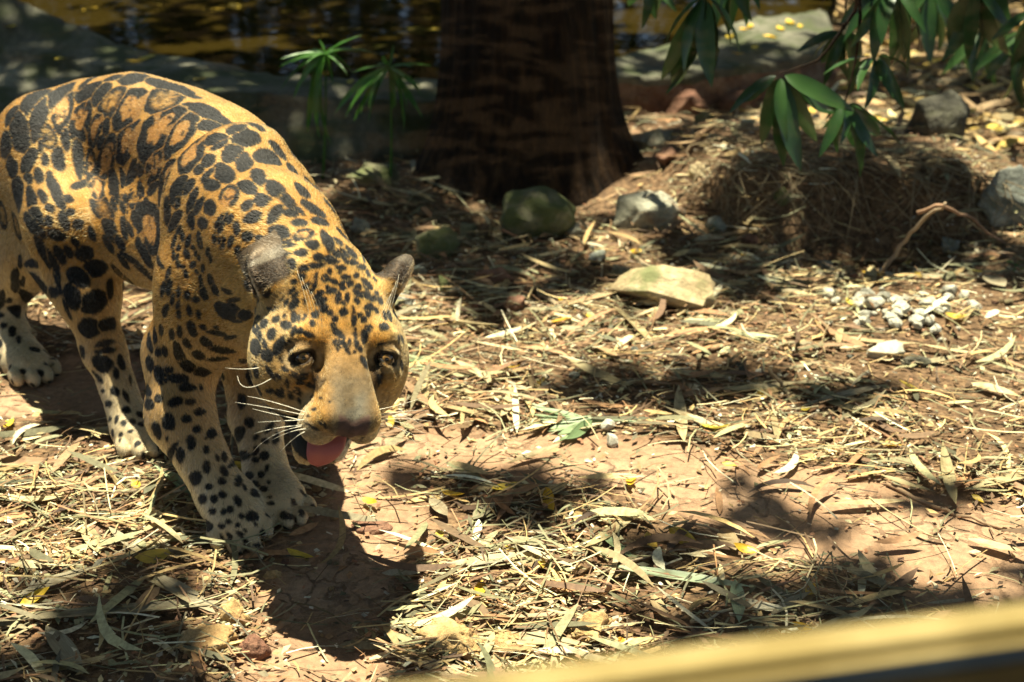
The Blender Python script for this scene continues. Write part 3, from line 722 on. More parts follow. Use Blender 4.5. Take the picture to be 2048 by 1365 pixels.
# ---------------------------------------------------------------- jaguar: coat pattern
# spots, plus one painted crease shadow, read off the animal: tile origin and scale, then (x, y, half length, half width, angle, kind)
TILES = [
 ((0, 130, 4.55), [(840,125,120,28,-20),(1040,115,75,28,-15),(1215,120,110,50,-10),(310,300,130,45,-40),(100,460,90,30,-60),(555,260,125,58,-38),
  (790,240,110,55,-35),(910,265,100,50,-50),(1005,325,130,75,-50,'d'),(1170,400,200,105,-62,'r'),(350,480,165,65,-82),(570,410,160,68,-72,'r'),
  (745,510,150,75,-80,'r'),(865,590,130,48,-75,'r'),(965,560,75,25,-85),(915,700,70,25,-70),(180,610,155,70,80),(48,720,105,38,-85),(440,655,105,55,80,'d'),
  (600,660,95,38,85),(370,740,55,22,90),(265,865,110,50,-65),(410,860,52,32,80),(105,925,85,38,80),(255,1025,50,35,70),(355,1010,58,35,80),(535,870,95,50,80),
  (495,1125,125,42,68),(620,1220,40,35,0),(165,1170,130,35,85),(285,1230,100,35,80),(385,1190,60,30,65),(450,1300,45,30,50),(720,850,170,40,85),  # last mark is a crease's shade painted in as a spot
  (1145,700,170,72,-72,'r'),(970,840,180,58,-80,'r'),(830,900,110,38,-85,'r'),(805,1010,45,18,90),(885,1120,90,55,85,'r'),(1040,1080,150,38,85),(1120,1030,80,22,85),
  (1210,980,100,35,-75),(1275,960,55,28,90),(1280,1150,75,28,90),(1200,1220,70,25,85),(1130,1250,80,28,85)]),
 ((250, 130, 4.55), [(350,310,150,85,-15,'d'),(420,200,210,50,18),(280,610,240,100,-56,'r'),(760,430,220,50,27),(490,620,200,88,-52,'r'),(800,555,110,45,5),(815,670,100,45,-8),
  (870,720,85,25,-30),(600,790,165,68,-50,'r'),(1020,575,75,30,-20),(1110,665,110,70,-10),(270,930,150,58,-80,'r'),(255,1120,70,30,-65),(390,1010,120,45,-75,'r'),(330,1150,130,22,-85),
  (980,795,95,60,-35),(1085,900,75,58,-70),(765,870,65,45,-35),(670,955,45,35,-50),(745,1005,75,22,-45),(910,1000,78,65,30),(800,1095,60,50,0),(950,1190,90,65,-60,'c'),(1110,1110,85,45,20),
  (1215,1010,75,50,60),(1240,1230,60,55,0),(1110,1280,60,38,-40),(770,1295,60,42,90),(480,1140,110,50,-65),(580,1105,75,35,-60),(610,1230,110,30,-70),(670,1290,80,28,-65)]),
 ((400, 230, 4.55), [(520,105,80,26,25),(700,310,110,30,50),(615,400,120,62,22),(690,670,100,60,35),(800,780,110,45,45),(900,870,80,20,40),(850,520,90,40,50),(935,690,100,32,45),(1030,850,120,35,35),
  (480,930,85,50,-15),(680,900,95,50,-55),(825,895,65,35,5),(910,985,80,38,5),(720,1065,95,62,10),(950,1090,95,50,-15,'r'),(1090,970,80,35,20),(200,990,110,30,-65),(275,950,50,28,-70),(335,1030,65,30,85),
  (140,1110,50,28,90),(200,1160,55,25,-70),(280,1150,60,25,-70),(435,1105,55,45,0),(535,1120,35,30,0),(610,1185,25,25,0),(345,1245,60,25,90),(80,1285,65,30,90),(25,985,45,35,90),(5,1150,55,20,90),
  (785,1165,80,22,-25),(820,1190,65,22,-5),(765,1265,65,32,10),(1030,1185,60,45,20),(930,1255,65,38,-5),(1160,1150,110,45,65),(1080,1300,50,40,0),(1230,1300,70,60,0),(1310,1270,80,28,55),(1260,1160,60,22,45)]),
 ((150, 380, 4.55), [(270,180,90,60,75,'d'),(300,330,130,45,70),(410,480,75,30,60),(350,120,70,22,80),(440,120,75,28,88),(520,80,70,22,85),(595,45,50,22,85),(660,330,190,98,80,'r'),(450,360,90,25,80),(500,360,60,22,70),
  (620,560,140,35,65),(760,650,50,22,75),(560,670,130,20,40),(440,650,80,22,55),(300,500,80,22,60),(640,760,120,18,40),(840,200,110,28,88),(910,280,90,35,-60),(930,100,60,25,90),(1060,270,75,28,85),(1160,305,42,45,0),
  (1320,290,70,30,-60),(1275,430,48,25,90),(1335,490,45,25,90),(1135,465,65,28,80),(1220,600,65,30,90),(950,365,40,20,-75),(975,420,50,18,85),(1030,470,55,20,-75),(945,530,30,16,-75),(1015,585,48,24,70),(930,615,28,14,-70),
  (940,680,32,16,80),(975,700,28,18,0),(1075,525,20,14,90),(1100,580,24,12,90),(1130,620,24,14,90),(1075,680,35,25,-60),(1165,710,35,18,90),(1110,745,22,16,60),(1010,770,35,20,80),(900,470,60,16,-75),(895,590,45,12,90),
  (850,760,60,20,-75),(855,880,70,22,-80),(795,910,60,18,-80),(1145,830,55,16,85),(1235,820,50,24,75),(1270,900,60,22,65),(1175,940,60,28,75),(1025,960,35,22,80),(1100,1000,30,26,0),(945,930,45,16,90),(820,1100,50,26,-75),
  (885,1000,50,16,-80),(940,1050,35,18,-80),(945,1130,35,20,80),(1040,1100,50,20,75),(1125,1130,40,18,80)]),
 ((0, 400, 4.55), [(310,100,110,45,65),(445,190,45,35,80),(585,190,85,40,70),(640,110,38,32,0),(510,320,90,45,20),(690,390,55,28,50),(540,500,95,40,65),(620,470,60,32,60),(770,490,75,65,0),(840,310,70,30,70),(710,230,50,45,0),
  (710,700,120,82,30),(870,615,100,78,10),(650,885,110,65,65),(855,930,115,88,-15),(1000,820,90,28,90),(800,1170,105,78,20),(985,1130,85,58,-25),(965,1330,100,55,-8),(490,580,150,28,65),(530,760,110,18,70),(610,1000,90,16,68),
  (290,230,140,45,50),(380,460,150,35,65),(320,570,85,60,20),(185,560,60,25,85),(370,760,140,50,38),(470,840,60,45,20),(130,740,90,38,85),(205,750,40,25,90),(245,885,85,42,50),(140,1000,55,50,30),(20,900,70,28,90),(85,915,28,22,0),
  (110,1195,50,35,90),(35,1145,32,26,0),(170,1275,30,22,90),(10,1050,28,22,0),(5,1310,30,18,90)]),
 ((270, 530, 4.55), [(865,430,130,68,25),(970,460,90,48,-5),(900,320,60,20,-5),(840,240,60,18,30),(780,625,110,20,15),(870,660,60,18,-10),(650,710,65,35,35),(790,775,110,28,5),(570,820,55,35,30),(745,860,100,18,-5),(400,800,95,40,65),
  (470,900,110,40,35),(610,970,80,40,5),(520,590,75,35,65),(620,570,38,26,30),(740,570,25,16,0),(475,720,50,28,55),(405,610,50,24,80),(335,640,45,24,85),(240,595,50,28,80),(180,635,70,18,88),(130,700,90,20,85),(215,790,40,26,90),
  (275,785,45,26,90),(130,905,70,36,85),(225,1000,80,50,70),(270,1050,30,25,90),(310,960,40,30,0),(390,1030,90,45,5),(480,1115,80,40,10),(600,1120,30,18,80),(500,1245,45,25,0),(590,1340,50,30,0),(210,1215,38,38,0),(365,1250,65,38,-15),
  (115,1150,55,34,90),(115,1260,55,36,90),(55,980,90,16,85),(985,880,35,28,0)]),
 ((120, 650, 4.55), [(420,205,100,55,-12),(380,355,85,65,25),(555,340,70,30,75),(510,440,45,24,80),(500,605,45,38,10),(600,650,60,20,65),(440,720,32,28,0),(610,775,40,30,10),(735,820,35,22,30),(580,895,26,28,0),(660,880,30,22,30),
  (735,905,30,20,10),(515,860,40,16,-75),(550,1000,28,18,-60),(640,970,28,14,-10),(390,600,18,16,0),(340,470,70,16,50),(410,800,22,16,0),(455,860,22,12,-70),(545,1050,20,10,-70),(640,500,45,10,85)]),
 ((280, 820, 4.266), [(250,105,68,55,80),(395,80,38,32,0),(485,165,32,30,0),(435,285,62,36,90),(565,340,34,28,80),(345,380,70,38,85),(140,180,75,34,78),(255,410,68,34,70),(560,250,12,12,0),(230,245,22,12,90),(568,485,55,38,90),(472,585,58,48,90),
  (660,410,32,16,65),(718,520,45,28,60),(722,400,40,25,80),(358,580,26,14,60),(590,655,34,30,0),(700,610,30,28,0),(843,600,45,30,100),(530,760,34,36,0),(632,765,28,36,0),(702,720,36,32,0),(833,775,45,30,65),(395,690,40,16,60),
  (450,765,30,18,60),(620,865,32,28,0),(713,870,22,24,0),(770,850,32,30,0),(868,905,25,22,0),(490,880,40,20,45),(965,910,50,42,20),(755,955,28,20,0),(695,995,30,22,0),(833,985,24,22,0),(580,990,50,22,80),(900,1035,22,14,60),
  (855,1060,36,20,20),(765,1080,36,18,60),(985,975,26,16,45),(780,1150,50,20,60),(700,1090,30,14,60),(900,1120,40,18,50),(1010,1160,30,20,30),(893,665,30,14,70),
  (845,210,60,38,100),(990,235,30,20,-50),(1070,265,28,24,0),(1160,240,50,24,-75),(985,350,45,26,-80),(985,430,30,26,0),(1065,395,38,38,0),(875,390,40,40,0),(795,390,34,40,0),(930,560,34,34,0),(1030,553,28,28,0),(985,635,28,24,0),
  (1055,672,32,26,0),(1085,495,36,18,-70),(980,710,45,32,30),(1095,620,20,16,90),(1105,745,22,12,0),(930,110,45,40,0),(1105,150,45,26,-50),(620,200,40,40,0),(1120,800,34,22,0),(1240,900,55,32,10)]),
 ((470, 460, 6.825), [(790,470,70,48,75),(690,535,95,22,25),(920,640,50,45,0),(1110,640,50,26,95),(805,720,40,30,-30),(775,840,55,26,-45),(825,890,50,26,-45),(980,770,60,30,-40),(1070,790,85,30,-60),(640,950,40,16,-50),(700,1000,55,22,-60),
  (805,1025,70,38,-50),(1150,890,75,38,-40),(1185,975,70,38,-22),(1215,1075,50,45,-30),(1300,1135,45,36,0),(1095,1160,50,40,-30),(950,985,40,16,80),(530,1085,40,20,-45),(600,1060,25,12,-50),(470,1080,30,16,0),(675,1180,30,18,-60),
  (560,1225,45,34,-30),(810,1205,70,38,85),(875,1220,45,16,-80),(950,1200,55,22,-60),(400,1280,50,40,-50),(710,1310,60,45,0),(310,1210,35,22,-40),(280,1330,50,28,80),(950,530,80,38,-15),(1110,490,105,34,-8),(1240,660,45,38,0)]),
 ((620, 460, 6.825), [(490,655,62,32,0),(450,770,45,50,0),(530,740,60,38,-20),(630,630,30,36,40),(660,780,36,36,40),(790,600,55,22,65),(650,870,75,38,35),(785,915,75,32,40),(640,975,50,28,50),(510,930,70,34,95),(385,940,70,36,100),(455,1000,45,28,30),
  (320,710,55,30,25),(215,670,50,34,0),(300,840,65,38,-5),(240,790,30,26,0),(780,745,90,28,45),(770,820,65,14,50),(905,875,38,26,60),(880,935,45,20,60),(955,965,55,26,70),(805,1060,55,45,0),(790,1140,45,30,80),(905,1110,45,20,55),(735,1230,36,36,0),
  (680,1170,40,30,0),(600,1120,70,18,75),(460,1130,50,50,0),(350,1220,45,40,0),(330,1310,50,26,80),(600,1230,90,30,90),(800,1330,45,36,0),(1080,1170,70,22,70),(1020,1180,60,20,80),(590,450,55,34,15),(715,510,55,30,0),(720,380,55,26,60),
  (420,520,70,34,15),(320,400,95,60,0),(460,350,110,45,60),(560,310,90,30,45),(1010,1320,60,40,0),(880,680,35,14,50),(270,570,40,26,90),(400,590,26,20,0)]),
 ((490, 600, 6.825), [(365,465,65,45,-70),(145,395,80,35,80),(200,490,70,30,80),(140,650,95,62,80),(270,610,60,30,70),(300,760,80,62,60),(470,640,110,58,-60),(600,600,60,26,-75),(665,420,60,26,-70),(555,830,70,50,30),(560,940,50,36,0),(650,790,60,28,80),
  (670,970,60,36,50),(350,1000,110,26,55),(455,1050,50,22,50),(750,430,45,40,0),(850,470,90,32,20),(920,330,36,40,0),(1225,400,80,34,70),(1300,480,75,36,60),(1330,590,70,34,50),(1225,570,36,20,-60),(1255,650,45,26,60),(790,1010,40,28,-30),
  (850,1000,70,22,-45),(790,1080,70,24,-15),(760,1140,55,22,0),(870,1150,40,26,-30),(915,1190,45,24,-10),(580,1150,50,26,85),(720,1240,55,36,40),(630,1300,50,24,60),(470,1280,55,42,30),(340,1250,55,26,0),(700,1050,80,20,15),(960,1080,50,20,-60),(870,950,60,24,-20)]),
 ((620, 640, 6.825), [(620,210,75,24,85),(640,340,75,26,80),(680,400,45,30,60),(745,230,90,40,95),(800,120,50,34,80),(500,395,45,26,60),(610,440,25,18,0),(380,370,40,34,0),(540,310,40,20,90),(540,460,26,16,0),(1080,430,90,30,-70),(960,640,70,40,-60),(1040,560,60,30,-50),(930,720,50,30,0)]),
 ((560, 740, 6.205), [(425,490,25,20,0),(500,350,22,14,0),(615,400,14,12,0),(350,575,20,12,0),(350,680,36,12,25),(440,730,40,14,30),(510,670,30,14,30),(560,700,36,16,70),(90,180,36,24,90),(210,260,40,30,20),(130,330,45,22,60),(240,390,36,18,70),(30,270,40,20,80)]),
]
body_me = base
body_me.name = 'jaguar_body'
nv = len(body_me.vertices)
BV = np.empty(nv * 3, np.float32); body_me.vertices.foreach_get('co', BV); BV = BV.reshape(-1, 3).astype(float)
BN = np.empty(nv * 3, np.float32); body_me.vertices.foreach_get('normal', BN); BN = BN.reshape(-1, 3).astype(float)
bvh = BVHTree.FromPolygons([tuple(v) for v in V], Q.tolist())

def head_local(p):
    q = p - HO
    return np.stack([q @ hl, q @ hf, q @ hu], -1)
SPOTS = []    # centre, normal, axis a (unit), axis b (unit), ra, rb, kind
for (x0, y0, sc), lst in TILES:
    for it in lst:
        zx, zy, ra, rb, ang = it[:5]
        kind = it[5] if len(it) > 5 else 's'
        px, py = x0 + zx / sc, y0 + zy / sc
        for dy in (0, 7, 14, 21, 28):          # marks right on the outline slip a little down the back
            hit = bvh.ray_cast(Vector(CAMP), Vector(unit(ray(px, py + dy))))
            if hit[0] is not None and (HO - np.array(hit[0]))[1] < 1.3: break
        if hit[0] is None: continue
        c = np.array(hit[0]); n = np.array(hit[1])
        if n @ (CAMP - c) < 0: n = -n
        dist = np.linalg.norm(c - CAMP)
        px2m = dist / FPX / sc
        a = math.radians(ang)
        right = np.array([1.0, 0, 0]); dn = -_u
        def tang(v, r):
            t = v - n * (n @ v)
            # follow the ray down to the tangent plane
            vd = unit(c - CAMP)
            t = v - vd * ((v @ n) / (vd @ n))
            L = min(np.linalg.norm(t), 2.6)
            return unit(t), r * px2m * L * (1.34 if sc > 5 else (1.26 if y0 in (130, 380) else 1.12))
        ta, la = tang(math.cos(a) * right + math.sin(a) * dn, ra)
        tb, lb = tang(-math.sin(a) * right + math.cos(a) * dn, rb)
        SPOTS.append((c, n, ta, tb, la, lb, kind))
n_listed = len(SPOTS)
# the same kind of coat carried on over the sides that were not listed
def region_spacing(p):
    hq = head_local(p)
    if (abs(hq[0]) < .14 and hq[1] > -.17 and hq[2] > -.17 and hq[2] < .05):
        return (.020, .008, 's') if hq[1] < .03 else None
    if p[2] < .05: return (.024, .007, 's')
    if p[2] < .30: return (.040, .0135, 's')
    t = (p - P(512, 300, 2.37)) @ HD
    if t > -.03: return (.045, .016, 's')
    return (.058, .021, 'd')
cc = np.array([s[0] for s in SPOTS]); cr = np.array([max(s[4], s[5]) for s in SPOTS])
order = np.random.default_rng(3).permutation(nv)[:9000]
for i in order:
    p, n = BV[i], BN[i]
    rs_ = region_spacing(p)
    if rs_ is None: continue
    sp, r, kd = rs_
    d = np.sqrt(((cc - p) ** 2).sum(1))
    if (d < np.maximum(sp, cr + r * 1.55)).any(): continue
    rr = r * (0.8 + .4 * random.random())
    ax = -UP if p[2] < .3 else HD * .3 - UP
    ta = ax - n * (n @ ax); ta = unit(ta) if np.linalg.norm(ta) > .1 else unit(np.cross(n, [1, .2, 0]))
    SPOTS.append((p, n, ta, np.cross(n, ta), rr * 1.25, rr * .85, kd))
    cc = np.vstack([cc, p]); cr = np.append(cr, rr * 1.25)

def sstep(a, b, x):
    t = np.clip((x - a) / (b - a), 0, 1); return t * t * (3 - 2 * t)
def lerp3(a, b, t): return a + (np.asarray(b) - a) * t[..., None]
def capsule_d(p, a, b):
    a = np.asarray(a); ba = np.asarray(b) - a
    t = np.clip(((p - a) @ ba) / (ba @ ba), 0, 1)
    return np.linalg.norm(p - a - t[:, None] * ba, axis=1)
def coat(p, n):
    """base colour of skin and fur at points p with normals n"""
    N_ = len(p)
    h = head_local(p)
    hx, hy, hz = h[:, 0], h[:, 1], h[:, 2]
    inhead = (hx / .135) ** 2 + ((hy + .01) / .185) ** 2 + ((hz + .075) / .125) ** 2 < 1
    w1 = fbm(p * 9, 3); w2 = fbm(p * 45, 2)
    col = np.tile(np.array([.28, .135, .026]), (N_, 1))
    col = lerp3(col, [.34, .185, .05], np.clip(.5 + .5 * w1, 0, 1) * .6)
    # paler below, on the lower legs and inside of the legs
    t = sstep(.42, .22, p[:, 2]) * .5 + sstep(.2, -.8, n[:, 2]) * .45
    t = np.clip(t + .1 * w1, 0, .85)
    col = lerp3(col, [.38, .26, .125], np.where(inhead, 0, t))
    t = sstep(.22, .06, p[:, 2])
    col = lerp3(col, [.44, .37, .24], np.where(inhead, 0, t * .75))
    # ---- head ground colours
    ih = inhead.astype(float)
    brid = ih * sstep(.005, .06, hy + .012 * w2) * sstep(.046, .026, np.abs(hx) + .004 * w2) * sstep(-.085, -.045, hz)
    mid = ih * sstep(.05, .03, np.abs(hx)) * sstep(-.035, .0, hy)
    col = lerp3(col, [.30, .17, .06], mid * .7)
    col = lerp3(col, [.125, .090, .048], brid * .85)
    tip = ih * sstep(.03, .11, hy + .02 * w2) * sstep(.036, .012, np.abs(hx) + .006 * w2) * sstep(-.075, -.05, hz)
    col = lerp3(col, [.115, .105, .080], tip * .9 * np.clip(.7 + .5 * w2, 0, 1))
    lips = ih * sstep(.03, .07, hy) * sstep(-.05, -.066, hz)
    col = lerp3(col, [.32, .23, .12], lips)
    cheek = ih * sstep(.055, .10, np.abs(hx)) * sstep(.06, .0, hy)
    col = lerp3(col, [.33, .215, .085], cheek * .6)
    und = ih * sstep(-.11, -.14, hz)
    col = lerp3(col, [.62, .52, .38], und * .8)
    order_ = np.argsort(p[:, 0], kind='stable'); xs_ = p[order_, 0]
    dark = np.zeros(N_)
    ring_in = np.zeros(N_)
    r_1 = np.full(N_, 9.0); r_2 = np.full(N_, 9.0); d_1 = np.zeros(N_)
    for (c, sn, ta, tb, la, lb, kd) in SPOTS:
        R = (la + lb) * 1.35 if abs(ta @ tb) > .2 else max(la, lb) * 1.5
        gab = float(ta @ tb); gdet = 1 - gab * gab
        m = order_[np.searchsorted(xs_, c[0] - R):np.searchsorted(xs_, c[0] + R)]
        m = m[(np.abs(p[m, 1] - c[1]) < R) & (np.abs(p[m, 2] - c[2]) < R)]
        if len(m) == 0: continue
        q = p[m] - c
        ok = (n[m] @ sn > -.1)
        m = m[ok]; q = q[ok]
        if len(m) == 0: continue
        qa, qb = q @ ta, q @ tb
        u, v = (qa - gab * qb) / gdet, (qb - gab * qa) / gdet
        wob = .07 * w2[m] + .17 * fbm(p[m] * (0.8 / max(lb, .004)) + c * 31, 2)
        r = np.sqrt((u / la) ** 2 + (v / lb) ** 2) + wob
        e = .0012 / max(lb, .003)
        if kd == 's':
            d = sstep(1.0 + e, 1.0 - e, r)
        elif kd == 'd':
            d = sstep(1.0 + e, 1.0 - e, r)
            ins = sstep(.75, .45, r) * np.clip(.45 + .6 * fbm(p[m] * 130, 2), 0, .8)
            d = d * (1 - ins)
        else:
            ang = np.arctan2(v / lb, u / la)
            gap = fbm(np.stack([np.cos(ang) * 1.1, np.sin(ang) * 1.1, np.full(len(m), c[0] * 50)], -1), 2)
            inner = .52 + .16 * gap
            d = sstep(1.0 + e, 1.0 - e, r) * sstep(inner - 1.3 * e, inner + 1.3 * e, r)
            if kd == 'c': d = d * sstep(-.2, .1, np.cos(ang) - .2 + (r > .6))
            d = d * np.where(gap < -.55, .25, 1.0)
            # flecks inside the rosette
            fl = sstep(.45, .60, fbm(p[m] * 95 + 5, 2)) * (r < inner)
            d = np.maximum(d, fl * .85)
            ring_in[m] = np.maximum(ring_in[m], sstep(1.0, .8, r))
        near_ = r < r_1[m]
        r_2[m] = np.where(near_, r_1[m], np.minimum(r_2[m], r))
        d_1[m] = np.where(near_, d, d_1[m]); r_1[m] = np.where(near_, r, r_1[m])
    dark = d_1 * sstep(.01, .10, r_2 - r_1)
    col = lerp3(col, [.25, .115, .035], ring_in * .55)
    # face details
    for k, s in enumerate((-1, 1)):
        q = h - head_local(EYES[k][None])[0]
        er = np.linalg.norm(q * np.array([.86, 1.0, 1.0]), axis=1) / EYE_R
        pale = ih * sstep(2.0, 1.7, er) * sstep(1.34, 1.42, er) * sstep(-.035, -.005, q[:, 1] + .01)
        dark = dark * (1 - pale * .9)
        col = lerp3(col, [.34, .24, .12], pale * .7)
        upl = ih * sstep(2.3, 1.8, er) * sstep(-.002, -.010, q[:, 1])
        col = lerp3(col, [.17, .095, .036], upl * .8)
        dark = np.maximum(dark, ih * sstep(1.42, 1.30, er) * .93)
        # dark tear line, partly painted shade, from the inner corner down beside the muzzle
        a_ = np.array([s * .049, .018, -.036]); b_ = np.array([s * .043, .046, -.058])
        dt = capsule_d(h * [1, 1, 0], a_ * [1, 1, 0], b_ * [1, 1, 0])
        dark = np.maximum(dark, ih * sstep(.011, .004, dt + .003 * w2) * .8)
    padw = .0235 - .016 * sstep(-.052, -.070, hz)
    pad = ih * sstep(.110, .118, hy + .3 * np.abs(hx)) * sstep(padw + .003, padw - .002, np.abs(hx)) * sstep(-.074, -.068, hz)
    dark = dark * (1 - pad)
    col = lerp3(col, [.115, .060, .046], pad)
    for s in (-1, 1):      # nostril rims and rows of whisker spots
        nd = np.sqrt(((hx - s * .0135) / .0065) ** 2 + ((hz + .060) / .0045) ** 2)
        dark = np.maximum(dark, ih * (hy > .115) * sstep(1.15, .85, nd))
        for row in range(5):
            for cl in range(5):
                dd = np.hypot(hx - s * (.024 + .0065 * cl), hy - (.122 - .010 * row - .006 * cl)) + (hz > -.056)
                dark = np.maximum(dark, ih * sstep(.0030, .0018, dd + .0006 * w2) * .8)
    # philtrum and lip line
    dark = np.maximum(dark, ih * sstep(.0042, .0024, np.abs(hx)) * sstep(.09, .11, hy) * sstep(-.064, -.070, hz) * .95)
    mouth = ih * sstep(.04, .06, hy) * sstep(-.112, -.116, hz + .002 * w2) * sstep(-.142, -.136, hz)
    dark = np.maximum(dark, mouth)
    lipl = ih * sstep(.025, .045, hy) * sstep(-.118, -.124, hz) * sstep(.016, .024, -hx) * sstep(-.190, -.178, hz)
    dark = np.maximum(dark, lipl * .97)
    # ears: dark backs with a pale patch
    earm = np.zeros(N_)
    for (b_, ax, fc, r_, ln) in EARS:
        a_ = unit(ax); q = p - b_
        t = q @ a_ / ln
        f_ = unit(np.asarray(fc) - a_ * (np.dot(fc, a_)))
        rad = np.linalg.norm(q - np.outer(q @ a_, a_), axis=1)
        m = (rad < r_ * 1.25) & (t > .12) & (t < 1.3)
        e_ = sstep(.12, .30, t) * m
        back = (n @ f_ < .25)
        earc = np.where(back[:, None], np.array([.020, .012, .007]), np.array([.30, .22, .13]))
        patch = sstep(.11, .03, np.abs(t - .84) + .10 * w2) * back * (.75 if fc is EARS[0][2] else .25)
        earc = lerp3(earc, [.22, .18, .13], patch * .6)
        earc = lerp3(earc, [.13, .09, .055], sstep(.90, 1.05, t) * .7)
        col = lerp3(col, earc, e_)
        dark = dark * (1 - e_)
        earm = np.maximum(earm, e_)
    blk = np.array([.0032, .0032, .0036])
    out = lerp3(col, blk, np.clip(dark, 0, 1))
    out *= np.clip(1 + .10 * w2 + ih * .32 * fbm(p * 210, 2), .4, 1.6)[:, None]
    return np.clip(out, .002, .9), dict(head=ih, h=h, pad=pad, ear=earm, mouth=np.maximum(mouth, lipl))

bc, _ = coat(BV, BN)
add_color(body_me, bc)
# ---- fur strands
tri = np.empty(0)
body_me.calc_loop_triangles()
nt_ = len(body_me.loop_triangles)
TI = np.empty(nt_ * 3, np.int32); body_me.loop_triangles.foreach_get('vertices', TI); TI = TI.reshape(-1, 3)
A_, B_, C_ = BV[TI[:, 0]], BV[TI[:, 1]], BV[TI[:, 2]]
area = .5 * np.linalg.norm(np.cross(B_ - A_, C_ - A_), axis=1)
NH = 420000
cen = (A_ + B_ + C_) / 3
hc = head_local(cen)
isH = (np.abs(hc[:, 0]) < .16) & (hc[:, 1] > -.18) & (hc[:, 2] > -.2) & (hc[:, 2] < .06)
wgt = area * np.where(isH, 3.4, 1.0)
ti = rng.choice(nt_, NH, p=wgt / wgt.sum())
r1, r2 = np.sqrt(rng.random(NH)), rng.random(NH)
w0, wa, wb = (1 - r1)[:, None], (r1 * (1 - r2))[:, None], (r1 * r2)[:, None]
HP = A_[ti] * w0 + B_[ti] * wa + C_[ti] * wb
HN = BN[TI[ti, 0]] * w0 + BN[TI[ti, 1]] * wa + BN[TI[ti, 2]] * wb
HN /= np.linalg.norm(HN, axis=1)[:, None]
h_ = head_local(HP)
hw = sstep(1.15, .9, (h_[:, 0] / .135) ** 2 + ((h_[:, 1] + .01) / .185) ** 2 + ((h_[:, 2] + .075) / .125) ** 2)
fdir = np.tile(-HD * .85 - UP * .45, (NH, 1))
fdir = lerp3(fdir, -UP, sstep(.42, .30, HP[:, 2]) * (1 - hw))
hdir = -hf + np.outer(np.sign(h_[:, 0]) * sstep(.02, .1, np.abs(h_[:, 0])), hl) * .5 - hu * .15
fdir = fdir + (hdir - fdir) * hw[:, None]
fdir += (.24 - .10 * hw)[:, None] * rng.normal(size=(NH, 3))
fdir -= HN * (fdir * HN).sum(1)[:, None]
fdir /= np.linalg.norm(fdir, axis=1)[:, None] + 1e-6
ln = (.0080 + .0045 * rng.random(NH)) * (1 - hw * (.25 + .28 * sstep(-.06, .04, h_[:, 1])))
hcol, inf = coat(HP + fdir * (ln * .55)[:, None], HN)
ln = ln * (1 - .35 * inf['ear']) * (1 - .45 * sstep(.07, .04, HP[:, 2]))
lift = .24 + .16 * rng.random(NH) + .10 * fbm(HP * 120, 2)
keep = (inf['pad'] < .3) & (inf['mouth'] < .5)
for k in range(2):
    keep &= np.linalg.norm(HP - EYES[k], axis=1) > EYE_R * 1.42
HP, HN, hcol, fdir, ln, lift = HP[keep], HN[keep], hcol[keep], fdir[keep], ln[keep], lift[keep]
NH = len(HP)
pts = np.empty((NH, 4, 3), np.float32)
for k, t in enumerate((0.0, .33, .67, 1.0)):
    pts[:, k] = HP - HN * .0008 + (fdir * t + HN * (lift * t * (1 - .35 * t))[:, None]) * ln[:, None]
fur_c = bpy.data.hair_curves.new('jaguar_fur')
fur_c.add_curves([4] * NH)
fur_c.attributes['position'].data.foreach_set('vector', pts.ravel())
ra = fur_c.attributes.get('radius') or fur_c.attributes.new('radius', 'FLOAT', 'POINT')
ra.data.foreach_set('value', np.tile(np.array([.00042, .00038, .00028, .00008], np.float32), NH))
ca = fur_c.attributes.new('col', 'FLOAT_COLOR', 'CURVE')
clump = fbm(HP * 160, 2)[:, None]
hcol = hcol * np.clip(1 + .30 * rng.normal(size=(NH, 1)) + .22 * clump, .35, 1.8)
cbuf = np.ones((NH, 4), np.float32); cbuf[:, :3] = np.clip(hcol, .002, .9)
ca.data.foreach_set('color', cbuf.ravel())
# ---------------------------------------------------------------- jaguar: objects
def fur_material():
    m = bpy.data.materials.new('jaguar_fur'); m.use_nodes = True
    nt = m.node_tree; nt.nodes.clear()
    out = N(nt, 'ShaderNodeOutputMaterial')
    at = N(nt, 'ShaderNodeAttribute', attribute_name='col')
    hb = N(nt, 'ShaderNodeBsdfHairPrincipled')
    hb.parametrization = 'COLOR'
    nt.links.new(at.outputs['Color'], hb.inputs['Color'])
    hb.inputs['Roughness'].default_value = .42
    hb.inputs['IOR'].default_value = 1.42
    hb.inputs['Radial Roughness'].default_value = .6
    nt.links.new(hb.outputs[0], out.inputs['Surface'])
    return m
def body_material():
    m, nt, b = new_mat('jaguar_coat')
    at = N(nt, 'ShaderNodeAttribute', attribute_name='col')
    nt.links.new(at.outputs['Color'], b.inputs['Base Color'])
    b.inputs['Roughness'].default_value = .7
    b.inputs['Specular IOR Level'].default_value = .3
    no = N(nt, 'ShaderNodeTexNoise', i_Scale=420.0, i_Detail=3.0)
    bump(nt, b, no.outputs[0], .35, .002)
    return m
jag = tag(empty('jaguar', tuple((RH[3] + LF[3]) / 2 * [1, 1, 0])), 'spotted golden jaguar walking with lowered head and tongue out', 'jaguar')
def child(name, me, mat, smooth=True):
    o = link(name, me, mat, None, smooth)
    o.parent = jag
    o.matrix_parent_inverse = Matrix.Translation(-jag.location)
    return o
jag_body = child('body', body_me, body_material())
fur = bpy.data.objects.new('fur', fur_c); COL.objects.link(fur)
fur_c.materials.append(fur_material())
fur.parent = jag; fur.matrix_parent_inverse = Matrix.Translation(-jag.location)
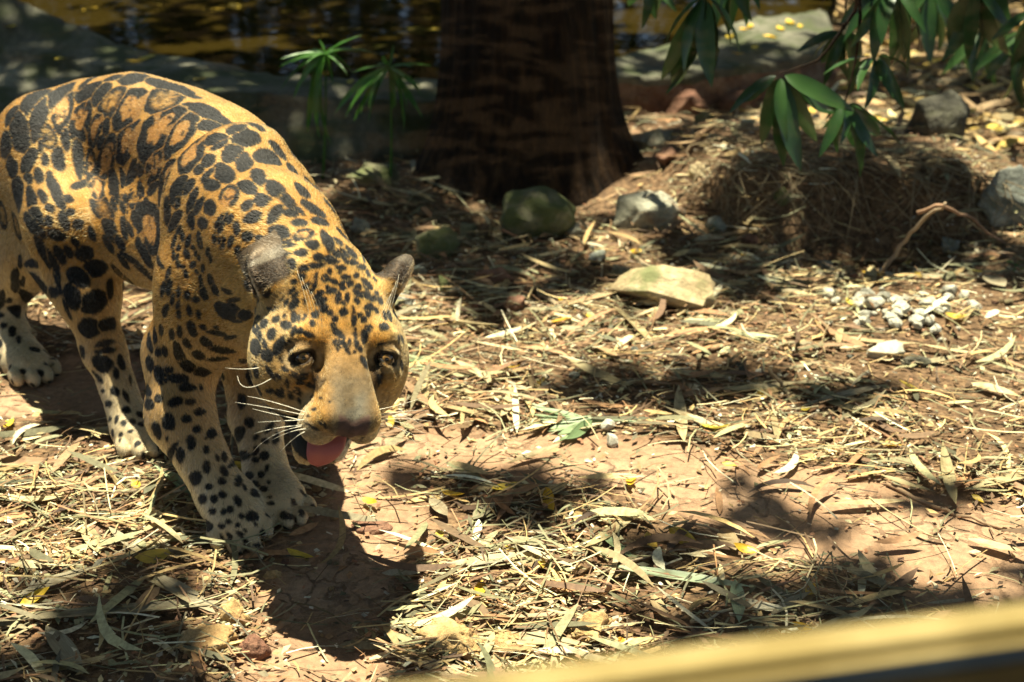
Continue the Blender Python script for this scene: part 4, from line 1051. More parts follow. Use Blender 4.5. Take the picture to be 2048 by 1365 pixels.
# eyes
def eye_material():
    m, nt, b = new_mat('jaguar_eye')
    tc = N(nt, 'ShaderNodeTexCoord')
    sx = N(nt, 'ShaderNodeSeparateXYZ'); nt.links.new(tc.outputs['Object'], sx.inputs[0])
    # angle from the optical axis (local z)
    dv = N(nt, 'ShaderNodeMath', operation='DIVIDE'); nt.links.new(sx.outputs['Z'], dv.inputs[0]); dv.inputs[1].default_value = EYE_R
    ac = N(nt, 'ShaderNodeMath', operation='ARCCOSINE'); nt.links.new(dv.outputs[0], ac.inputs[0])
    c = ramp(nt, ac.outputs[0], [(0.0, (.004, .004, .004)), (.22, (.004, .004, .004)), (.26, (.20, .105, .03)), (.5, (.28, .15, .045)), (.62, (.06, .03, .012)), (.68, (.012, .008, .006)), (1.0, (.03, .02, .015))])
    nt.links.new(c, b.inputs['Base Color'])
    b.inputs['Roughness'].default_value = .08
    b.inputs['Coat Weight'].default_value = .3
    return m
em = eye_material()
bm = bmesh.new(); bmesh.ops.create_uvsphere(bm, u_segments=32, v_segments=20, radius=EYE_R)
eye_me = bpy.data.meshes.new('eye'); bm.to_mesh(eye_me); bm.free()
for c in EYES:
    o = child('eye', eye_me, em)
    look = Vector(unit(np.array([.25, 0, CAM_H - .35]) - c))
    o.location = c
    o.rotation_euler = look.to_track_quat('Z', 'Y').to_euler()
# tongue: a flat curled lobe
def tongue_mesh():
    vs, fs = [], []
    nu, nvv = 18, 20
    for i in range(nu + 1):
        t = i / nu
        y = .065 + .076 * t - .010 * max(0, t - .6) ** 2 * 6
        z = -.126 - .008 * t - .12 * max(0, t - .55) ** 2
        w = .030 * math.sqrt(max(1e-4, 1 - max(0, (t - .45) / .55) ** 2.6)) + .0005
        th = .0085 * math.sqrt(max(1e-4, 1 - max(0, (t - .5) / .5) ** 3)) + .0005
        for j in range(nvv):
            a = 2 * math.pi * j / nvv
            ca_, sa_ = math.cos(a), math.sin(a)
            groove = -.0025 * math.exp(-(ca_ / .25) ** 2) if sa_ > 0 else 0
            vs.append(Hd(-.006 - .020 * t + w * ca_, y, z + th * sa_ + groove + .004 * ca_ * ca_))
    for i in range(nu):
        for j in range(nvv):
            a, b_ = i * nvv + j, i * nvv + (j + 1) % nvv
            fs.append([a, b_, b_ + nvv, a + nvv])
    fs.append(list(range(nvv))[::-1]); fs.append([nu * nvv + j for j in range(nvv)])
    return mesh_np('tongue', vs, fs)
tm, tnt, tb_ = new_mat('tongue_skin')
tno = N(tnt, 'ShaderNodeTexNoise', i_Scale=380.0, i_Detail=2.0)
tnt.links.new(ramp(tnt, tno.outputs[0], [(.3, (.42, .085, .075)), (.7, (.55, .15, .125))]), tb_.inputs['Base Color'])
tb_.inputs['Roughness'].default_value = .38; tb_.inputs['Subsurface Weight'].default_value = .15; tb_.inputs['Subsurface Radius'].default_value = (.01, .004, .003)
bump(tnt, tb_, tno.outputs[0], .4, .002)
child('tongue', tongue_mesh(), tm)
# whiskers
wm, wnt, wb_ = new_mat('whisker_hair')
wb_.inputs['Base Color'].default_value = (.82, .76, .62, 1); wb_.inputs['Roughness'].default_value = .35
WH = [((615, 828), (540, 800), (495, 793)), ((610, 832), (540, 815), (470, 805)), ((606, 842), (560, 832), (505, 818)), ((612, 840), (565, 842), (515, 845)),
      ((608, 850), (545, 855), (508, 868)), ((606, 852), (540, 862), (505, 905)), ((615, 858), (585, 858), (545, 880)), ((612, 862), (590, 870), (560, 905)),
      ((552, 750), (480, 800), (475, 752)), ((520, 735), (490, 742), (450, 736))]
for a, b_, c in WH:
    h0 = bvh.ray_cast(Vector(CAMP), Vector(unit(ray(*a))))[0]
    if h0 is None: continue
    D = h0.y
    A0 = P(a[0] + 3, a[1], D + .004)
    vs, fs = tube(bez(A0, P(*b_, D - .015), P(*c, D + .03)), np.linspace(.00065, .0002, 10), 5)
    child('whisker', mesh_np('whisker', vs, fs), wm)
for k in range(7):
    a = Hd(.040, .080 + .006 * (k % 3), -.065 - .006 * k)
    vs, fs = tube(bez(a, a + hl * .05 + hu * .012 - hf * .005, a + hl * (.09 + .01 * (k % 3)) - hf * (.03 - .012 * k) - hu * .015), np.linspace(.0006, .0002, 10), 5)
    child('whisker', mesh_np('whisker', vs, fs), wm)
for s in (-1, 1):
    for k in range(4):
        a = Hd(s * (.040 + .006 * k), -.028 - .002 * k, -.001)
        vs, fs = tube(bez(a, a + hu * .03 - hf * .01 + hl * s * .006, a + hu * .04 - hf * (.04 + .01 * k) + hl * s * .022), np.linspace(.0003, .00015, 10), 5)
        child('whisker', mesh_np('whisker', vs, fs), wm)
# ---------------------------------------------------------------- stones, pebbles, clods
def rock_mesh(name, size, seed, angular=.5, sub=2, rough=.05):
    """irregular stone resting on z = 0"""
    r = random.Random(seed)
    bm = bmesh.new()
    n = int(12 + 16 * (1 - angular))
    for i in range(n):
        v = Vector((r.gauss(0, 1), r.gauss(0, 1), r.gauss(0, 1))).normalized() * (1 - .25 * angular * r.random())
        bm.verts.new(v)
    bmesh.ops.convex_hull(bm, input=bm.verts)
    bmesh.ops.delete(bm, geom=[v for v in bm.verts if not v.link_faces], context='VERTS')
    bmesh.ops.bevel(bm, geom=list(bm.edges), offset=.08 + .12 * (1 - angular), segments=2, profile=.6, affect='EDGES', clamp_overlap=True)
    bmesh.ops.triangulate(bm, faces=bm.faces)
    for _ in range(sub):
        bmesh.ops.subdivide_edges(bm, edges=[e for e in bm.edges if e.calc_length() > .16], cuts=1, use_grid_fill=True)
        bmesh.ops.triangulate(bm, faces=bm.faces)
    me = bpy.data.meshes.new(name); bm.to_mesh(me); bm.free()
    co = np.empty(len(me.vertices) * 3, np.float32); me.vertices.foreach_get('co', co); co = co.reshape(-1, 3).astype(float)
    d = fbm(co * 2.2 + seed, 3) * rough * 2 + fbm(co * 9 + seed, 2) * rough * .6
    co = co * (1 + d[:, None]) * np.array(size) * .5
    co[:, 2] -= co[:, 2].min() * .48        # sunk a little into the soil
    me.vertices.foreach_set('co', co.astype(np.float32).ravel()); me.update()
    return me
M_ROCK = {
 'mossy': stone_material('mossy_rock', (.10, .095, .05), (.19, .18, .10), (.30, .28, .17), (.085, .10, .03), 9.0, .55),
 'pale': stone_material('pale_rock', (.16, .15, .12), (.30, .29, .22), (.44, .42, .33), (.15, .09, .05), 8.0, .38),
 'tan': stone_material('tan_rock', (.22, .15, .08), (.38, .29, .16), (.50, .41, .25), (.16, .17, .07), 7.0, .42),
 'dark': stone_material('dark_rock', (.035, .033, .025), (.075, .07, .05), (.13, .12, .085), (.06, .06, .03), 8.0, .4),
 'grey': stone_material('grey_rock', (.14, .15, .13), (.30, .31, .27), (.52, .53, .46), (.12, .14, .09), 11.0, .42),
 'red': stone_material('red_rock', (.12, .05, .03), (.22, .10, .06), (.34, .19, .12), None, 12.0),
 'white': stone_material('white_pebble', (.30, .28, .22), (.46, .44, .36), (.60, .58, .50), None, 3.0, bd=.004),
 'clod': stone_material('earth_clod', (.34, .19, .08), (.52, .33, .14), (.66, .48, .24), None, 20.0, bd=.012),
}
# px, foot py, width px, height px, depth factor, material, angular, seed, turn, label
ROCKS = [(1072, 492, 185, 150, .8, 'mossy', .75, 11, .3, 'mossy olive boulder in the shade at the foot of the trunk'),
 (1292, 470, 165, 125, .8, 'pale', .9, 23, .8, 'pale pointed boulder with a rusty patch right of the trunk'),
 (1322, 628, 225, 105, .75, 'tan', .45, 5, .1, 'flat tan boulder lying in the sunlit straw'),
 (1858, 378, 215, 125, .7, 'dark', .95, 31, .2, 'dark slab-like rock on top of the dirt bank'),
 (2004, 462, 135, 125, .8, 'grey', .6, 8, .5, 'knobbly grey-white rock with lichen beside the forked stick'),
 (876, 520, 110, 75, .8, 'mossy', .5, 14, 1.0, 'rounded olive rock half buried left of the mossy boulder'),
 (758, 398, 120, 50, .8, 'mossy', .6, 41, .4, 'low flat olive rock left of the trunk'),
 (1392, 428, 46, 42, .9, 'tan', .3, 9, .2, 'small rounded pinkish stone behind the pale pointed boulder'),
 (985, 574, 85, 48, .8, 'red', .8, 17, .2, 'reddish brown angular stone near the mossy boulder'),
 (1030, 618, 55, 40, .9, 'red', .7, 19, .9, 'small brick-red stone in the straw'),
 (802, 618, 50, 42, .9, 'grey', .3, 27, .1, 'round grey stone beside the raised ear'),
 (1770, 722, 80, 46, .8, 'white', .35, 33, .2, 'smooth grey-white stone below the pebble heap'),
 (1835, 735, 70, 40, .8, 'dark', .5, 37, .2, 'dark round stone next to the smooth grey-white one'),
 (1290, 318, 130, 80, .8, 'pale', .8, 43, .2, 'weathered rubble stone against the right root of the trunk'),
 (1370, 232, 110, 70, .7, 'red', .8, 45, .7, 'red-brown rubble stone at the foot of the kerb'),
 (1470, 222, 120, 62, .7, 'red', .8, 46, .1, 'dark red rubble stone under the hanging leaves'),
 (1580, 205, 110, 60, .7, 'red', .7, 47, .4, 'rusty rubble stone at the kerb corner'),
 (470, 1265, 60, 62, .9, 'clod', .3, 51, .3, 'orange knob of dried earth standing in the litter'),
 (425, 1325, 110, 75, .9, 'clod', .4, 52, .3, 'crumbly yellow-brown earth clod at the window foot'),
 (510, 1325, 70, 60, .9, 'red', .5, 53, .3, 'red earth clod next to the crumbly yellow-brown one'),
 (915, 1325, 150, 70, .8, 'clod', .3, 54, .1, 'wide crumbly ochre clod close to the yellow sill'),
 (1010, 1312, 90, 50, .8, 'clod', .3, 55, .5, 'ochre clod beside the wide crumbly one'),
 (1180, 1295, 110, 60, .8, 'clod', .3, 56, .8, 'orange crumbly clod next to a curled dry leaf'),
 (742, 1068, 90, 24, .9, 'red', .4, 57, .2, 'flat slab of dry brown soil ahead of the paws'),
 (545, 1160, 34, 20, .9, 'clod', .4, 58, .2, 'small orange clod at the shadow edge')]
for (px, py, wpx, hpx, df, mk, ang, seed, rz, lab) in ROCKS:
    c = G(px, py); fd = (c - CAMP) @ _f
    w = wpx * fd / FPX; h = hpx * fd / FPX
    me = rock_mesh('stone', (w * 1.06, w * df, h * 1.15), seed, ang, 2, .07 if mk != 'clod' else .16)
    o = link('stone' if mk != 'clod' else 'earth_clod', me, M_ROCK[mk])
    cy = c[1] + w * df * (.4 if py > 240 else -.1)
    o.location = (c[0] * cy / c[1], cy, float(gz(c[0], cy)) - .004); o.rotation_euler = (0, 0, rz * .6 - .2)
    tag(o, lab, 'stone' if mk != 'clod' else 'clod')
# more stones half buried round the trunk
br = np.random.default_rng(61)
for k, (px, py, wpx) in enumerate([(935, 478, 60), (1150, 478, 55), (1195, 528, 50), (958, 622, 44), (885, 592, 62), (1243, 548, 48), (1432, 470, 60), (1500, 486, 48), (1566, 452, 66), (1655, 506, 52), (1905, 478, 58), (1335, 366, 60), (1402, 336, 52), (1490, 312, 46), (1612, 318, 60),
                                   (1130, 600, 40), (1060, 660, 36), (720, 470, 58), (840, 560, 46), (1700, 560, 44), (1900, 560, 40), (1560, 610, 36)]):
    c = G(px, py); w = wpx * ((c - CAMP) @ _f) / FPX
    mk = ('mossy', 'pale', 'grey', 'red')[k % 4]
    o = link('stone', rock_mesh('stone', (w, w * .8, w * .75), 800 + k, .8, 2, .10), M_ROCK[mk])
    o.location = (c[0], c[1] + w * .2, float(gz(c[0], c[1])) + w * .05); o.rotation_euler = (0, 0, br.random() * 6.3)
    tag(o, {'mossy': 'small mossy stone half buried in the litter near the trunk', 'pale': 'small pale stone half buried in the litter near the trunk', 'grey': 'small grey stone half buried in the litter near the trunk', 'red': 'small rusty stone half buried in the litter near the trunk'}[mk], 'stone', 'half buried ' + mk + ' stones')
# pebbles: white heap in the sun, others scattered
peb_me = [rock_mesh('pebble', (1, .8, .62), 70 + k, .25, 1, .05) for k in range(5)]
PEB = []
pr = np.random.default_rng(21)
for k in range(46):
    PEB.append((1800 + 85 * pr.normal(), 632 + 24 * pr.normal(), 14 + 30 * pr.random() ** 1.5, 'white'))
for (px, py, s) in [(1715, 622, 42), (1745, 635, 46), (1800, 648, 44), (1835, 655, 40), (1780, 660, 34), (1925, 600, 30), (1215, 862, 40), (1222, 888, 36), (1850, 640, 46), (1880, 638, 38), (1735, 600, 30), (1765, 615, 38)]:
    PEB.append((px, py, s, 'white'))
for k in range(70):
    PEB.append((pr.uniform(830, 2040), pr.uniform(480, 780), 10 + 16 * pr.random(), pr.choice(['white', 'grey', 'red', 'tan'])))
for k in range(30):
    PEB.append((pr.uniform(0, 700), pr.uniform(980, 1330), 10 + 14 * pr.random(), pr.choice(['red', 'clod', 'clod', 'tan'])))
pcount = {}
PLAB = {'white': 'small whitish rounded pebble lying in the litter', 'grey': 'small grey pebble lying in the litter', 'red': 'small brick-red pebble lying in the litter', 'tan': 'small tan pebble lying in the litter', 'clod': 'small orange crumb of earth lying in the litter'}
for (px, py, s, mk) in PEB:
    c = G(px, py); fd = (c - CAMP) @ _f
    w = s * fd / FPX
    me = peb_me[pr.integers(5)]
    key = (me.name, mk)
    if key not in pcount:
        m2 = me.copy(); m2.materials.clear(); m2.materials.append(M_ROCK[mk]); m2.polygons.foreach_set('use_smooth', np.ones(len(m2.polygons), bool)); pcount[key] = m2
    o = bpy.data.objects.new('pebble', pcount[key]); COL.objects.link(o)
    lift = .012 if (mk == 'white' and s > 20) else .003
    o.location = (c[0], c[1], float(gz(c[0], c[1])) + lift * .6); o.scale = (w, w, w); o.rotation_euler = (pr.normal() * .2, pr.normal() * .2, pr.random() * 6.3)
    tag(o, PLAB[mk], 'pebble', mk + ' pebbles in the litter')
# ---------------------------------------------------------------- leaf litter
def vcol_material(name, rough=.7, trans=.15, rand=False):
    m = bpy.data.materials.new(name); m.use_nodes = True
    nt = m.node_tree; b = nt.nodes['Principled BSDF']; L = nt.links.new
    at = N(nt, 'ShaderNodeAttribute', attribute_name='col')
    tc = N(nt, 'ShaderNodeTexCoord'); no = N(nt, 'ShaderNodeTexNoise', i_Scale=140.0, i_Detail=3.0); L(tc.outputs['Object'], no.inputs['Vector'])
    sp = ramp(nt, no.outputs[0], [(.3, (.70, .68, .64)), (.7, (1.18, 1.18, 1.18))])
    ml = N(nt, 'ShaderNodeMix', data_type='RGBA', blend_type='MULTIPLY'); ml.inputs[0].default_value = 1; L(at.outputs['Color'], ml.inputs[6]); L(sp, ml.inputs[7])
    L(ml.outputs[2], b.inputs['Base Color']); b.inputs['Roughness'].default_value = rough
    tr = N(nt, 'ShaderNodeBsdfTranslucent'); L(ml.outputs[2], tr.inputs['Color'])
    mx = N(nt, 'ShaderNodeMixShader'); mx.inputs[0].default_value = trans
    L(b.outputs[0], mx.inputs[1]); L(tr.outputs[0], mx.inputs[2]); L(mx.outputs[0], nt.nodes['Material Output'].inputs['Surface'])
    return m
M_LITTER = vcol_material('dry_litter')
STRAW = np.array([(.50, .38, .19), (.60, .50, .30), (.66, .59, .42), (.42, .29, .13), (.28, .26, .14), (.36, .35, .20), (.24, .14, .07), (.32, .17, .08), (.46, .32, .14), (.20, .20, .11), (.16, .09, .05), (.14, .13, .07), (.26, .22, .13), (.19, .11, .06), (.30, .19, .10)])
def litter_cells(n, seed, dens_bare=.06):
    r = np.random.default_rng(seed)
    y = 1.45 + 4.0 * r.random(n * 2) ** 1.35
    x = (r.random(n * 2) * 2 - 1) * (.62 + .44 * y)
    b = bare(x, y)
    cl = .55 + .75 * fbm(xyz(x, y) * 3.2 + 2, 2)               # clumps
    ok = r.random(n * 2) < np.clip((1 - b) * np.clip(cl, .25, 1.2) + dens_bare, 0, 1)
    # not under the stones or inside the trunk
    ok &= (x - TC[0]) ** 2 + (y - TC[1]) ** 2 > .34 ** 2
    x, y = x[ok][:n], y[ok][:n]
    return x, y
def strips(x, y, L, W, seed, nseg=4, curl=.25, lift=.018, cols=STRAW, wts=None, point=True, tilt=.12):
    """lance shaped blades lying about; arrays"""
    r = np.random.default_rng(seed); n = len(x)
    a = r.random(n) * 2 * math.pi
    # straw tends to lie across the slope of the path
    a = np.where(r.random(n) < .45, r.normal(size=n) * .45 + np.where(r.random(n) < .5, 0, math.pi), a)
    d = np.stack([np.cos(a), np.sin(a), r.normal(size=n) * tilt], 1); d /= np.linalg.norm(d, axis=1)[:, None]
    w = np.stack([-np.sin(a), np.cos(a), r.normal(size=n) * .35], 1); w /= np.linalg.norm(w, axis=1)[:, None]
    nn_ = np.cross(d, w)
    z = gz(x, y) + .003 + lift * r.random(n) ** 1.6 + np.abs(d[:, 2]) * L * .45
    c = np.stack([x, y, z], 1)
    k1 = r.normal(size=n) * curl; k2 = r.normal(size=n) * curl * .5
    t = np.linspace(-.5, .5, nseg + 1)
    prof = np.sqrt(np.clip(1 - (np.abs(t * 2)) ** 2.2, 0, 1)) if point else np.ones(nseg + 1)
    if point: prof = np.maximum(prof, .06)
    rows = []
    for tt, pf in zip(t, prof):
        cen = c + d * (L * tt)[:, None] + w * (L * k1 * tt * tt)[:, None] + nn_ * (L * k2 * tt * tt)[:, None]
        hw = (W * .5 * pf)[:, None]
        rows += [cen - w * hw + nn_ * hw * .25, cen + w * hw + nn_ * hw * .25]
    Vv = np.stack(rows, 1)                                # n, 2*(nseg+1), 3
    m = 2 * (nseg + 1)
    f0 = np.array([[2 * i, 2 * i + 1, 2 * i + 3, 2 * i + 2] for i in range(nseg)])
    F = (np.arange(n)[:, None, None] * m + f0[None]).reshape(-1, 4)
    ci = r.choice(len(cols), n, p=wts)
    cc = np.array(cols)[ci] * np.clip(1 + .34 * r.normal(size=(n, 1)), .3, 1.5)
    C = np.repeat(np.clip(cc, .02, .8)[:, None], m, 1)
    return Vv.reshape(-1, 3), F, C.reshape(-1, 3)
def merge(parts):
    V_, F_, C_ = [], [], []; o = 0
    for v, f, c in parts:
        V_.append(v); F_.append(f + o); C_.append(c); o += len(v)
    return np.concatenate(V_), np.concatenate(F_), np.concatenate(C_)
parts_ = []
lr = np.random.default_rng(77)
x, y = litter_cells(3400, 1); parts_.append(strips(x, y, .06 + .11 * lr.random(len(x)) ** 1.4, .008 + .010 * lr.random(len(x)), 1, 5, .3, .020))
x, y = litter_cells(17000, 2, .10); parts_.append(strips(x, y, .03 + .13 * lr.random(len(x)) ** 2, .0014 + .0026 * lr.random(len(x)), 2, 3, .3, .024, point=False))
x, y = litter_cells(26000, 3, .16); parts_.append(strips(x, y, .008 + .020 * lr.random(len(x)), .004 + .008 * lr.random(len(x)), 3, 2, .2, .012, tilt=.3))
x, y = litter_cells(16000, 4, .22); parts_.append(strips(x, y, .004 + .008 * lr.random(len(x)), .003 + .005 * lr.random(len(x)), 4, 1, .0, .006, cols=[(.30, .14, .07), (.22, .10, .05), (.5, .42, .3), (.40, .22, .12), (.6, .55, .45)], point=False, tilt=.3))
fx = np.concatenate([lr.uniform(.5, 4.2, 5200), lr.uniform(-3.5, -1.4, 500)]); fy = np.concatenate([4.4 + 4.6 * lr.random(5200) ** 1.3, lr.uniform(2.5, 4.2, 500)])
okf = (fy > 5.4) | (fx > 1.0); okf &= ~((fx < 1.25 + (fy - 5) * .1) & (fy > 4.75) & (fx > 0)); fx, fy = fx[okf], fy[okf]
parts_.append(strips(fx, fy, .06 + .12 * lr.random(len(fx)), .014 + .025 * lr.random(len(fx)), 6, 3, .3, .02, cols=[(.50, .34, .13), (.42, .28, .12), (.30, .19, .09), (.58, .46, .24), (.24, .16, .08), (.60, .42, .08)], tilt=.2))
v, f, c = merge(parts_)
lm = mesh_np('leaf_litter', v, f); add_color(lm, c)
tag(link('leaf_litter', lm, M_LITTER, None, False), 'dry straw and crumbled leaves covering the red soil', 'litter', None, 'stuff')

# ---- single leaves one can pick out
def blade_mesh(name, L, W, seed, nseg=8, curl=.2, fold=.25, bend=.1, twist=.3):
    """one pointed leaf along x, 2 strips folded at the midrib, lowest point on z = 0"""
    r = random.Random(seed)
    vs = []
    k1 = r.uniform(-curl, curl); k2 = r.uniform(-bend * .3, bend); tw = r.uniform(-twist, twist)
    for i in range(nseg + 1):
        t = i / nseg - .5
        w = W * .5 * max(.03, (1 - abs(2 * t) ** 2.3)) * (1 - .18 * t)
        cz = L * k2 * t * t * 2; cy = L * k1 * t * t
        a = tw * t * 2
        ca_, sa_ = math.cos(a), math.sin(a)
        for s_, up in ((-1, 1), (0, 0), (1, 1)):
            yy = s_ * w; zz = up * w * fold
            vs.append((t * L, cy + yy * ca_ - zz * sa_, cz + yy * sa_ + zz * ca_))
    vs = np.array(vs); vs[:, 2] -= vs[:, 2].min()
    fs = []
    for i in range(nseg):
        a = i * 3
        fs += [[a, a + 3, a + 4, a + 1], [a + 1, a + 4, a + 5, a + 2]]
    return mesh_np(name, vs, fs)
def dry_leaf_material(name, stops, trans=.15, rough=.62):
    m = bpy.data.materials.new(name); m.use_nodes = True
    nt = m.node_tree; b = nt.nodes['Principled BSDF']; L = nt.links.new
    oi = N(nt, 'ShaderNodeObjectInfo')
    tc = N(nt, 'ShaderNodeTexCoord')
    mp = N(nt, 'ShaderNodeMapping'); mp.inputs['Scale'].default_value = (6, 130, 60); L(tc.outputs['Object'], mp.inputs['Vector'])
    vein = N(nt, 'ShaderNodeTexNoise', i_Scale=4.0, i_Detail=3.0); L(mp.outputs[0], vein.inputs['Vector'])
    ad = N(nt, 'ShaderNodeVectorMath', operation='ADD'); L(tc.outputs['Object'], ad.inputs[0]); L(oi.outputs['Random'], ad.inputs[1])
    bl = N(nt, 'ShaderNodeTexNoise', i_Scale=38.0, i_Detail=4.0); L(ad.outputs[0], bl.inputs['Vector'])
    c = ramp(nt, oi.outputs['Random'], stops)
    v1 = ramp(nt, vein.outputs[0], [(.3, (.78, .76, .72)), (.7, (1.12, 1.12, 1.12))])
    b1 = ramp(nt, bl.outputs[0], [(.28, (.55, .48, .40)), (.5, (1, 1, 1)), (.8, (1.08, 1.08, 1.08))])
    m1 = N(nt, 'ShaderNodeMix', data_type='RGBA', blend_type='MULTIPLY'); m1.inputs[0].default_value = 1; L(c, m1.inputs[6]); L(v1, m1.inputs[7])
    m2 = N(nt, 'ShaderNodeMix', data_type='RGBA', blend_type='MULTIPLY'); m2.inputs[0].default_value = 1; L(m1.outputs[2], m2.inputs[6]); L(b1, m2.inputs[7])
    L(m2.outputs[2], b.inputs['Base Color']); b.inputs['Roughness'].default_value = rough
    tr = N(nt, 'ShaderNodeBsdfTranslucent'); L(m2.outputs[2], tr.inputs['Color'])
    mx = N(nt, 'ShaderNodeMixShader'); mx.inputs[0].default_value = trans
    L(b.outputs[0], mx.inputs[1]); L(tr.outputs[0], mx.inputs[2]); L(mx.outputs[0], nt.nodes['Material Output'].inputs['Surface'])
    bump(nt, b, vein.outputs[0], .3, .001)
    return m
M_DRY = dry_leaf_material('dry_bamboo_leaf', [(0, (.30, .25, .13)), (.25, (.46, .37, .20)), (.5, (.56, .46, .27)), (.7, (.38, .30, .16)), (.85, (.30, .16, .08)), (1, (.60, .53, .36))])
M_YEL = dry_leaf_material('yellow_leaf', [(0, (.70, .42, .03)), (.4, (.74, .52, .05)), (.7, (.66, .55, .10)), (1, (.68, .30, .03))], .3, .45)
M_GRN = dry_leaf_material('faded_green_leaf', [(0, (.17, .26, .12)), (.5, (.26, .34, .19)), (1, (.30, .36, .24))], .2, .5)
M_GREY = dry_leaf_material('grey_leaf', [(0, (.22, .19, .12)), (1, (.32, .27, .18))], .1, .6)
leaf_lib = [blade_mesh('dry_leaf', .10 + .018 * k, .016 + .0012 * k, 200 + k, 8, .22, .3, .16, .4) for k in range(8)]
for me in leaf_lib: me.materials.append(M_DRY); me.polygons.foreach_set('use_smooth', np.ones(len(me.polygons), bool))
def lay(name, me, x, y, rz, tilt=0.0, roll=0.0, sc=1.0, dz=0.004):
    o = bpy.data.objects.new(name, me); COL.objects.link(o)
    o.location = (x, y, float(gz(x, y)) + dz); o.rotation_euler = (roll, tilt, rz); o.scale = (sc, sc, sc)
    return o
x, y = litter_cells(240, 31, .03)
for i in range(len(x)):
    rz = lr.normal() * .6 + (math.pi if lr.random() < .5 else 0)
    if lr.random() < .4: rz = lr.random() * 6.28
    o = lay('dry_leaf', leaf_lib[lr.integers(8)], x[i], y[i], rz, lr.normal() * .06, lr.normal() * .22, .75 + .5 * lr.random(), .008 + .010 * lr.random())
    tag(o, 'dry tan bamboo leaf lying loose on the litter', 'leaf', 'dry bamboo leaves on the ground')
yel_lib = [blade_mesh('yellow_leaf', .050 + .008 * k, .020 + .003 * k, 300 + k, 7, .15, .35, .30, .5) for k in range(4)]
for me in yel_lib: me.materials.append(M_YEL); me.polygons.foreach_set('use_smooth', np.ones(len(me.polygons), bool))
YL = [(310, 1132), (40, 1150), (1490, 1115), (800, 708), (1120, 648), (1270, 512), (1490, 510), (1010, 985), (1020, 742), (275, 982), (785, 852), (1955, 540), (1700, 630), (1610, 832), (1745, 545), (1240, 1300), (905, 1000), (740, 1010),
      (20, 860), (480, 945), (600, 1125), (1430, 870), (1905, 655), (1365, 1090), (880, 1080), (960, 1195), (1010, 1110), (1180, 640), (330, 640), (1520, 800), (1780, 905), (1690, 345), (1880, 240), (1480, 235), (1950, 250), (1100, 1010)]
for k in range(22): YL.append((lr.uniform(0, 2040), lr.choice([lr.uniform(480, 800), lr.uniform(900, 1330), lr.uniform(240, 330)])))
for (px, py) in YL:
    c = G(px, py)
    if (c[0] - TC[0]) ** 2 + (c[1] - TC[1]) ** 2 < .4 ** 2: continue
    o = lay('yellow_leaf', yel_lib[lr.integers(4)], c[0], c[1], lr.random() * 6.28, lr.normal() * .12, lr.normal() * .35, .55 + .45 * lr.random(), .012)
    tag(o, 'small yellow fallen leaf on the ground litter', 'leaf', 'yellow leaves on the ground')
# particular large leaves: pixel ends, width in pixels, kind, label
BIG = [((-60, 1262), (480, 1222), 34, 'grey', 'very long grey-green bamboo leaf lying flat near the window'), ((95, 1272), (168, 1362), 34, 'grey', 'oval grey leaf with dark mottling below the long bamboo leaf'),
       ((312, 1168), (432, 1246), 28, 'grey', 'broad grey-brown leaf lying diagonally past the paw shadow'), ((168, 1060), (200, 1122), 24, 'dry', 'pale tan upright-lying leaf in the sunlit straw left of the paw'),
       ((40, 1205), (200, 1150), 26, 'grey', 'folded olive leaf pointing to the paw'), ((110, 1002), (205, 968), 18, 'dry', 'slim tan leaf on red soil behind the leading paw'), ((220, 1075), (290, 1130), 16, 'grey', 'slim brownish leaf near the pale tan upright one'),
       ((1600, 826), (1772, 788), 18, 'grey', 'long flat bamboo sheath pointing at the yellow leaf'), ((1642, 1026), (1815, 1014), 18, 'dry', 'pale split leaf lying on the bare path'), ((1760, 968), (1868, 998), 14, 'dry', 'straw coloured stalk leaf lying across the path edge'),
       ((1935, 1085), (2060, 1120), 22, 'dry', 'curved cream leaf at the right end of the path'), ((880, 1148), (1090, 1118), 22, 'dry', 'long cream leaf in the bright straw patch'), ((1010, 1170), (1090, 1120), 18, 'dry', 'cream leaf crossing the long one in the bright straw'),
       ((1035, 1160), (1110, 1232), 20, 'dry', 'pale broken leaf pointing at the sill'), ((1200, 1150), (1500, 1190), 24, 'green', 'long grey-green reed leaf near the sill'), ((1195, 1080), (1272, 1138), 18, 'green', 'pale blue-green leaf with a pointed tip'),
       ((1470, 1175), (1478, 1262), 24, 'green', 'short green-grey leaf standing near the sill'), ((1300, 1205), (1335, 1262), 22, 'dry', 'small tan leaf leaning towards the sill'), ((1540, 1240), (1620, 1200), 20, 'grey', 'olive curled leaf beside the sill'),
       ((1440, 1075), (1470, 1120), 30, 'dry', 'broad brownish leaf behind a yellow leaf'), ((950, 1048), (985, 1020), 24, 'grey', 'oval grey-green leaf in the shade of the path'), ((860, 1005), (895, 1045), 22, 'grey', 'upright oval olive leaf in the shaded litter'),
       ((1160, 690), (1240, 722), 18, 'dry', 'brown curled leaf in front of the flat boulder'), ((1355, 640), (1382, 612), 22, 'dry', 'white papery leaf leaning on the flat boulder'), ((1968, 560), (2008, 585), 34, 'grey', 'large pinkish triangular leaf by the small yellow leaf'),
       ((1735, 585), (1745, 530), 20, 'dry', 'bright cream leaf standing in front of the pebbles'), ((1310, 1060), (1230, 1040), 26, 'dry', 'red-brown strap leaf in the shaded litter'), ((1830, 700), (1960, 720), 14, 'dry', 'white bent straw leaf by the grey-white stone'),
       ((900, 785), (950, 800), 14, 'dry', 'cream leaf on the sunlit straw past the muzzle'), ((1940, 780), (2040, 812), 22, 'dry', 'white sunlit leaf at the edge of the litter')]
kindm = {'grey': M_GREY, 'dry': M_DRY, 'green': M_GRN}
